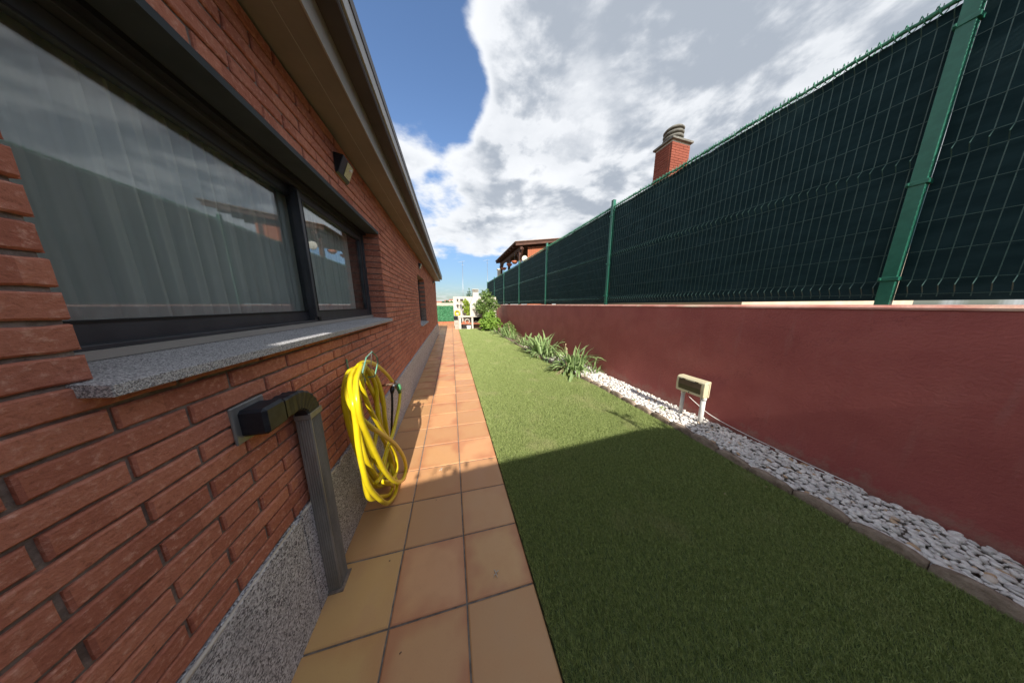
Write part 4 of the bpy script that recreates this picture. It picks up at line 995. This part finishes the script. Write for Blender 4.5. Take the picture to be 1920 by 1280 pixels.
# lamp post with three lanterns
YL = 14.3; lp = empty('lamp_post', (PX(865.5, 595, YL).x, YL, 0), 'grey garden lamp post with three lanterns before the white wall', 'lamp post')
lx = lp.location.x; q = MB(); q.smooth = True; ztop = PX(865, 566, YL).z
q.tube([(lx, YL, 0), (lx, YL, .4), (lx, YL, ztop)], [.045, .03, .025], 10); q.build('pole', M['steel'], lp)
q = MB(); q.smooth = True; xa = PX(858, 566, YL).x; q.tube([(xa, YL, ztop), (lx, YL, ztop - .02), (lx + (lx - xa) * .4, YL - .15, ztop)], .012, 6); q.build('arm', M['steel'], lp)
for x_, yy in ((xa, YL), (lx, YL), (lx + (lx - xa) * .4, YL - .15)):
    z = ztop + .02
    q = MB(); frus(q, x_ - .03, x_ + .03, yy - .03, yy + .03, z, x_ - .065, x_ + .065, yy - .065, yy + .065, z + .14); l = q.build('lantern', M['smoke'], lp)
    q = MB(); frus(q, x_ - .08, x_ + .08, yy - .08, yy + .08, z + .141, x_ - .015, x_ + .015, yy - .015, yy + .015, z + .22); q.build('lantern_roof', M['steel'], l)
# artificial hedge fence at the far left end
YH = 18.2; e0, e1 = PX(822, 573, YH), PX(853.5, 573, YH)
hf = empty('hedge_fence', (-.6, YH, 0), 'green artificial hedge screen closing the far end of the path', 'fence')
MB().box((-3.5, YH, .12), (e1.x, YH + .05, e0.z - .02)).build('backing', M['hedge_art'], hf)
r_ = np.random.RandomState(9); k = 5200; x = r_.uniform(-2.2, e1.x, k); z = r_.uniform(.14, e0.z, k); yv = YH - r_.uniform(0, .05, k)
c = np.stack([x, yv, z], 1); t = r_.normal(0, 1, (k, 3)); t /= np.linalg.norm(t, axis=1)[:, None]; s = np.cross(t, np.array([0, -1, .3])); s /= np.linalg.norm(s, axis=1)[:, None]
V = np.stack([c - t * .04, c + s * .022, c + t * .04, c - s * .022], 1).reshape(-1, 3)
link('foliage', npmesh('foliage', V, np.arange(len(V)).reshape(-1, 4), M['hedge_art']), hf)
MB().box((-3.5, YH - .35, -.03), (e1.x + .2, YH + .2, .11)).build('brick_kerb', M['terracotta'], kind='structure')
# low beige building and far houses
def house_simple(name, x0, x1, y0, y1, z1, zr, wall, label, roofm, wins=0, zb=0):
    r = empty(name, ((x0 + x1) / 2, y0, zb), label, 'house')
    MB().box((x0, y0, zb), (x1, y1, z1)).build('wall', wall, r)
    ym = (y0 + y1) / 2; o = (x1 - x0) * .04
    MB().add([(x0 - o, y0 - .3, z1 + .01), (x1 + o, y0 - .3, z1 + .01), (x1 + o, y1 + .3, z1 + .01), (x0 - o, y1 + .3, z1 + .01), (x0 - o, ym, zr), (x1 + o, ym, zr)],
             [(0, 1, 5, 4), (2, 3, 4, 5), (0, 4, 3), (1, 2, 5), (0, 3, 2, 1)]).build('roof', roofm, r)
    for k in range(wins):
        xx = x0 + (x1 - x0) * (k + .5) / wins; w = (x1 - x0) / wins * .22; zz = zb + (z1 - zb) * .45
        MB().box((xx - w, y0 - .06, zz), (xx + w, y0 - .001, zz + (z1 - zb) * .3)).build('window', M['glass_dark'], r)
    return r
Y1_ = 27; a, b, t0, t1 = PX(800, 571, Y1_).x, PX(852, 571, Y1_).x, PX(830, 573.5, Y1_).z, PX(830, 567.5, Y1_).z
house_simple('low_building', a, b, Y1_, Y1_ + 4, t0, t1, M['beige'], 'low beige outbuilding with a flat pitched roof just beyond the hedge screen', M['beige'])
for (p0, p1, pw, pr, Yh, wall, lab, w) in (
        (818, 829, 566.5, 564.5, 150, M['beige'], 'distant beige house with terracotta roof nearest the brick corner on the horizon', 2),
        (834, 842, 564.5, 562.5, 160, M['whitewash'], 'distant white house in the middle of the horizon gap', 2),
        (843, 850, 562.5, 560.5, 170, M['whitewash'], 'distant taller white house just left of the white wall', 2)):
    a, b = PX(p0, 571, Yh).x, PX(p1, 571, Yh).x
    house_simple('distant_house', a, b, Yh, Yh + 8, PX(830, pw, Yh).z, PX(830, pr, Yh).z, wall, lab, M['terracotta'], w)
for (p, top, Yh, lab, sd_) in ((831.5, 564.5, 110, 'dark round tree between two distant houses', 21), (838.5, 563.0, 120, 'small dark tree in front of the distant white house', 22), (847, 563.5, 100, 'olive coloured tree close to the left edge of the white wall', 23)):
    x = PX(p, 571, Yh).x; z = PX(p, top, Yh).z; r = empty('distant_tree', (x, Yh, 0), lab, 'tree')
    leafcloud('crown', [(x, Yh, z - .9, .9, .9, .9), (x + .8, Yh, z - 1.3, .8, .8, .8), (x - .8, Yh, z - 1.5, .8, .8, .7)], 700, .3, M['leaf_dark'] if sd_ < 23 else M['leaf_mid'], r, seed=sd_)
    MB().cyl((x, Yh), .15, 0, z - 1, 8, .1).build('trunk', M['bark'], r)
# antenna masts
def mast(px, ptop, pbase, Y, label, el):
    a = PX(px, ptop, Y); b = PX(px + 1.5, pbase, Y); r = empty('antenna_mast', (b.x, Y, 0), label, 'antenna')
    q = MB(); q.smooth = True; q.tube([(b.x, Y, 0), (b.x, Y, b.z), (a.x, Y, a.z)], [.03, .028, .016], 6); q.build('mast', M['steel'], r)
    q = MB()
    for k in range(el):
        z = a.z - .12; x = a.x - .35 + k * .16; q.tube([(x, Y - .12, z + .04 * k), (x, Y + .12, z + .04 * k)], .008, 4)
    q.tube([(a.x - .45, Y, a.z - .12), (a.x + .25, Y, a.z + .04)], .010, 4); q.tube([(a.x - .12, Y, a.z - .35), (a.x + .12, Y, a.z - .35)], .01, 4); q.build('aerial', M['steel'], r)
mast(867, 490, 560, 24, 'thin antenna mast with a small aerial rising behind the white wall', 5)
mast(913.5, 487, 560, 24, 'taller bare antenna mast standing left of the wooden pergola', 1)

# ------------------------------------------------------------------ neighbour's side
nb = empty('neighbour_house', (6.3, 6, 1.4), 'neighbouring house mostly hidden behind the netted fence', 'house')
MB().box((5.0, 2.5, 1.4), (12, 9.5, 3.6)).build('wall', M['beige'], nb)
MB().add([(4.7, 2.3, 3.55), (4.7, 9.8, 3.55), (8.5, 9.8, 4.55), (8.5, 2.3, 4.55), (12.3, 2.3, 3.55), (12.3, 9.8, 3.55)], [(0, 1, 2, 3), (3, 2, 5, 4), (0, 3, 4), (1, 5, 2), (0, 4, 5, 1)]).build('roof', M['rooftile'], nb)
chx0, chx1, chy0, chy1, chz = 5.34, 5.93, 4.5, 4.95, 5.44
nbc = empty('brick_chimney', (5.6, 4.7, 3.7), 'orange brick chimney with stacked round concrete cowl rising above the fence', 'chimney')
MB().box((chx0 + .011, chy0 + .011, 3.6), (chx1 - .011, chy1 - .011, chz)).build('core', M['mortar_white'], nbc)
zz = 4.0; rr = 0; bh = .056
while zz + bh < chz + .004:
    def course(p0, p1, fixed, axis):
        L = p1 - p0; off = (.125 if rr % 2 else 0); cuts = [p0] + [p0 + off + .25 * k for k in range(0, 4) if p0 + .04 < p0 + off + .25 * k < p1 - .04] + [p1]
        for a, b in zip(cuts[:-1], cuts[1:]):
            q = MB()
            if axis == 'x': q.box((a + .004, chy0 + random.uniform(-.002, .001), zz + .004), (b - .004, chy0 + .05, zz + bh - .004))
            else: q.box((chx0 + random.uniform(-.002, .001), a + .004, zz + .004), (chx0 + .05, b - .004, zz + bh - .004))
            yield q
    if zz > 4.3:
        for q in course(chx0, chx1, 0, 'x'): q.build('brick', M['brick_far'], nbc)
        for q in course(chy0 + .052, chy1, 0, 'y'): q.build('brick', M['brick_far'], nbc)
    zz += bh; rr += 1
MB().box((chx1 - .05, chy0 + .052, 3.6), (chx1, chy1 - .03, chz)).box((chx0 + .052, chy1 - .03, 3.6), (chx1, chy1, chz)).build('rear_bricks', M['brick_far'], nbc)
MB().box((chx0 - .045, chy0 - .045, chz + .001), (chx1 + .045, chy1 + .045, chz + .045)).build('cap_slab', M['cowl'], nbc, bevel=.005)
ccx, ccy = 5.62, 4.73
z = chz + .046
for k in range(3):
    q = MB(); q.smooth = True; q.lathe((ccx, ccy, z), [(.13, -.0), (.205, .005), (.225, .035), (.205, .062), (.13, .066)], 24); q.build('cowl_ring', M['cowl'], nbc)
    q = MB(); q.smooth = True; q.lathe((ccx, ccy, z + .06), [(.15, 0), (.15, .035)], 20); q.build('cowl_neck', M['soil'], nbc); z += .093
q = MB(); q.smooth = True; q.lathe((ccx, ccy, z), [(.13, 0), (.215, .005), (.225, .03), (.19, .07), (.11, .095), (.001, .10)], 24); q.build('cowl_dome', M['cowl'], nbc)
# wooden pergola house
pg = empty('wooden_pergola', (3.9, 15.5, 1.4), 'dark wooden open sided pergola with red board wall beyond the fence', 'pergola')
def roofz(x): return 5.17 + (x - 3.9) * .145
ra, rb = 12.85, 18.8
MB().prism([(3.9, roofz(3.9)), (8.2, roofz(8.2)), (8.2, roofz(8.2) + .05), (3.9, roofz(3.9) + .05)], ra, rb).build('roof', M['wood'], pg)
MB().prism([(3.88, roofz(3.9) + .051), (8.2, roofz(8.2) + .051), (8.2, roofz(8.2) + .085), (3.88, roofz(3.9) + .085)], ra - .05, rb).build('roof_covering', M['rooftile'], pg)
for k in range(10):
    y = ra + .02 + k * (rb - ra - .14) / 9
    MB().prism([(3.95, roofz(3.95) - .14), (8.1, roofz(8.1) - .14), (8.1, roofz(8.1) - .001), (3.95, roofz(3.95) - .001)], y, y + .09).build('rafter', M['wood'], pg)
MB().box((4.28, ra + .13, 4.86), (4.42, rb - .1, 5.05)).build('beam', M['wood'], pg)
for y in (ra + .35, ra + 3.0, rb - .5):
    MB().box((4.27, y, 1.4), (4.43, y + .16, 4.859)).build('post', M['wood'], pg)
    for s in (-1, 1):
        MB().obox((4.35, y + .08 + s * .33, 4.6), (.09, .09, .75), (-s * R(45), 0, 0)).build('brace', M['wood'], pg)
MB().box((6.4, ra + .35, 1.4), (6.56, ra + .5, 5.25)).build('post', M['wood'], pg)
for k in range(13):
    x = 4.85 + k * .14; MB().box((x, ra + .36, 1.4), (x + .132, ra + .39, roofz(x) - .2 - .05 * abs(math.sin(k * 1.7)))).build('board', M['wood_red'], pg)
q = MB(); q.smooth = True; q.lathe((4.62, ra + .25, 4.35), [(.0001, 0), (.19, 0), (.2, .02), (.19, .04), (.0001, .045)], 24, 'Y')
tag(q.build('round_plaque', M['whitewash']), 'white round plaque hung beside the nearest pergola post', 'plaque')
for (px, py, Y, sz, lab) in ((965, 492, 14.6, .34, 'terracotta hanging basket nearest to the pergola corner post'), (955, 497, 15.8, .26, 'small terracotta hanging basket in the middle of the pergola side'), (945, 504, 17.4, .36, 'wide dark red hanging basket farthest along the pergola')):
    p = PX(px, py, Y); q = MB(); q.smooth = True; x = 4.2; p = atX(px, py, x); t = empty('hanging_basket', (p.x, p.y, p.z), lab, 'basket', 'hanging baskets along the pergola')
    q.lathe((p.x, p.y, p.z), [(.001, -.1), (.10, -.09), (.19, 0), (.22, .08), (.2, .08), (.17, 0)], 16); q.build('pot', M['terracotta'], t)
    q = MB(); q.tube([(p.x, p.y, p.z + .08), (p.x, p.y, 4.9)], .006, 4); q.build('hanger', M['steel'], t)
w = PX(935.5, 506, 20); q = MB().box((w.x - .14, 19.8, 1.4), (w.x + .14, 20.1, w.z)); q2 = empty('white_chimney', (w.x, 20, 1.4), 'small white chimney left of the pergola beyond the fence', 'chimney')
q.build('shaft', M['whitewash'], q2); MB().box((w.x - .2, 19.75, w.z + .001), (w.x + .2, 20.15, w.z + .07)).build('cap_slab', M['whitewash'], q2)

# ------------------------------------------------------------------ behind the viewer: added unseen building, shaped to throw the near shadow
gr = empty('shadow_caster', (1.3, -2.6, 0), 'added unseen white building behind the viewer, shaped to cast the near shadow', 'shadow_caster')
MB().box((-.598, -5.0, -.05), (3.12, -2.3, 2.56)).build('wall', M['whitewash'], gr)  # unseen; white so that it bounces light into the near shade
gp = [(-.595, 2.60), (-.4, 2.605), (.0, 2.62), (.5, 2.635), (1.2, 2.645), (1.9, 2.665), (2.25, 2.655), (2.5, 2.61), (3.13, 2.60)]
gm = MB()
gm.add([(x, -2.15, z) for x, z in gp] + [(x, -5.2, z + .7) for x, z in gp] + [(x, -2.15, z - .04) for x, z in gp] + [(x, -5.2, z + .66) for x, z in gp],
       [(k, k+1, 9+k+1, 9+k) for k in range(8)] + [(18+k, 18+k+1, 27+k+1, 27+k) for k in range(8)] + [(k, k+1, 18+k+1, 18+k) for k in range(8)] + [(0, 9, 27, 18), (8, 17, 35, 26), tuple(list(range(9, 18)) + list(range(35, 26, -1)))])
gm.build('roof', M['rooftile'], gr)
MB().box((-1.6, -5.0, -.05), (-.60, -2.149, 3.5)).build('shade_block', M['whitewash'], gr, bevel=.02)  # added tall block, shades the downpipe and the strip along the wall
MB().box((.6, -2.299, 0), (2.6, -2.26, 2.15)).build('caster_door', M['gutter_light'], gr)  # door panel dressing the added building
pp = empty('shadow_foliage', (2.1, -2.2, 0), 'added unseen foliage behind the viewer that breaks up the shadow edge', 'shadow foliage')
q = MB(); q.smooth = True; q.tube(spline([(2.2, -2.22, 0), (2.15, -2.0, 1.3), (2.1, -2.02, 2.6), (2.0, -2.15, 3.0)], 5), .018, 6); q.build('stem', M['bark'], pp)
leafcloud('foliage', [(.0, -2.1, 2.62, .5, .05, .04), (2.3, -2.1, 2.64, .3, .06, .05), (2.12, -2.1, 2.80, .13, .1, .10), (2.25, -2.0, 1.8, .2, .1, .5)], 330, .04, M['leaf_mid'], pp, seed=31)  # added leaves, roughen the cast shadow edge on path and lawn

# ------------------------------------------------------------------ small litter
def petal(px, py, label, s=.02):
    d = ray(px, py); p = Vector((0, 0, H)) + d * ((.003 - H) / d.z); q = MB(); q.smooth = True
    for k in range(4):
        a = k * 1.5 + random.random(); q.tube([p, p + Vector((math.cos(a) * s * .5, math.sin(a) * s * .5, .006)), p + Vector((math.cos(a) * s, math.sin(a) * s, .002))], [.002, .003, .0008], 5)
    tag(q.build('dry_petal', M['whitewash']), label, 'petal')
petal(930, 1074, 'white shrivelled petal on the near tile closest to the lawn', .022)
petal(827, 880, 'pale petal lying in the middle tile column at the shadow edge', .022)
for k in range(12):
    x, y = random.uniform(-.65, .34), random.uniform(.6, 5); 
    q = MB().obox((x, y, .004), (random.uniform(.004, .012), .003, .003), (0, 0, random.uniform(0, 3)))
    tag(q.build('litter_crumb', M['bark']), 'tiny dark crumb of dry leaf on the path tiles', 'crumb', 'crumbs on the path')
for k in range(14):
    y = random.uniform(.5, 4); x = random.uniform(.45, edge_x(y) - .1)
    q = MB().obox((x, y, .031), (random.uniform(.006, .016), .005, .002), (random.uniform(-.4, .4), random.uniform(-.4, .4), random.uniform(0, 3)))
    tag(q.build('fallen_leaf', M['dry']), 'tiny tan leaf fragment on the lawn', 'leaf', 'leaf fragments on the lawn')
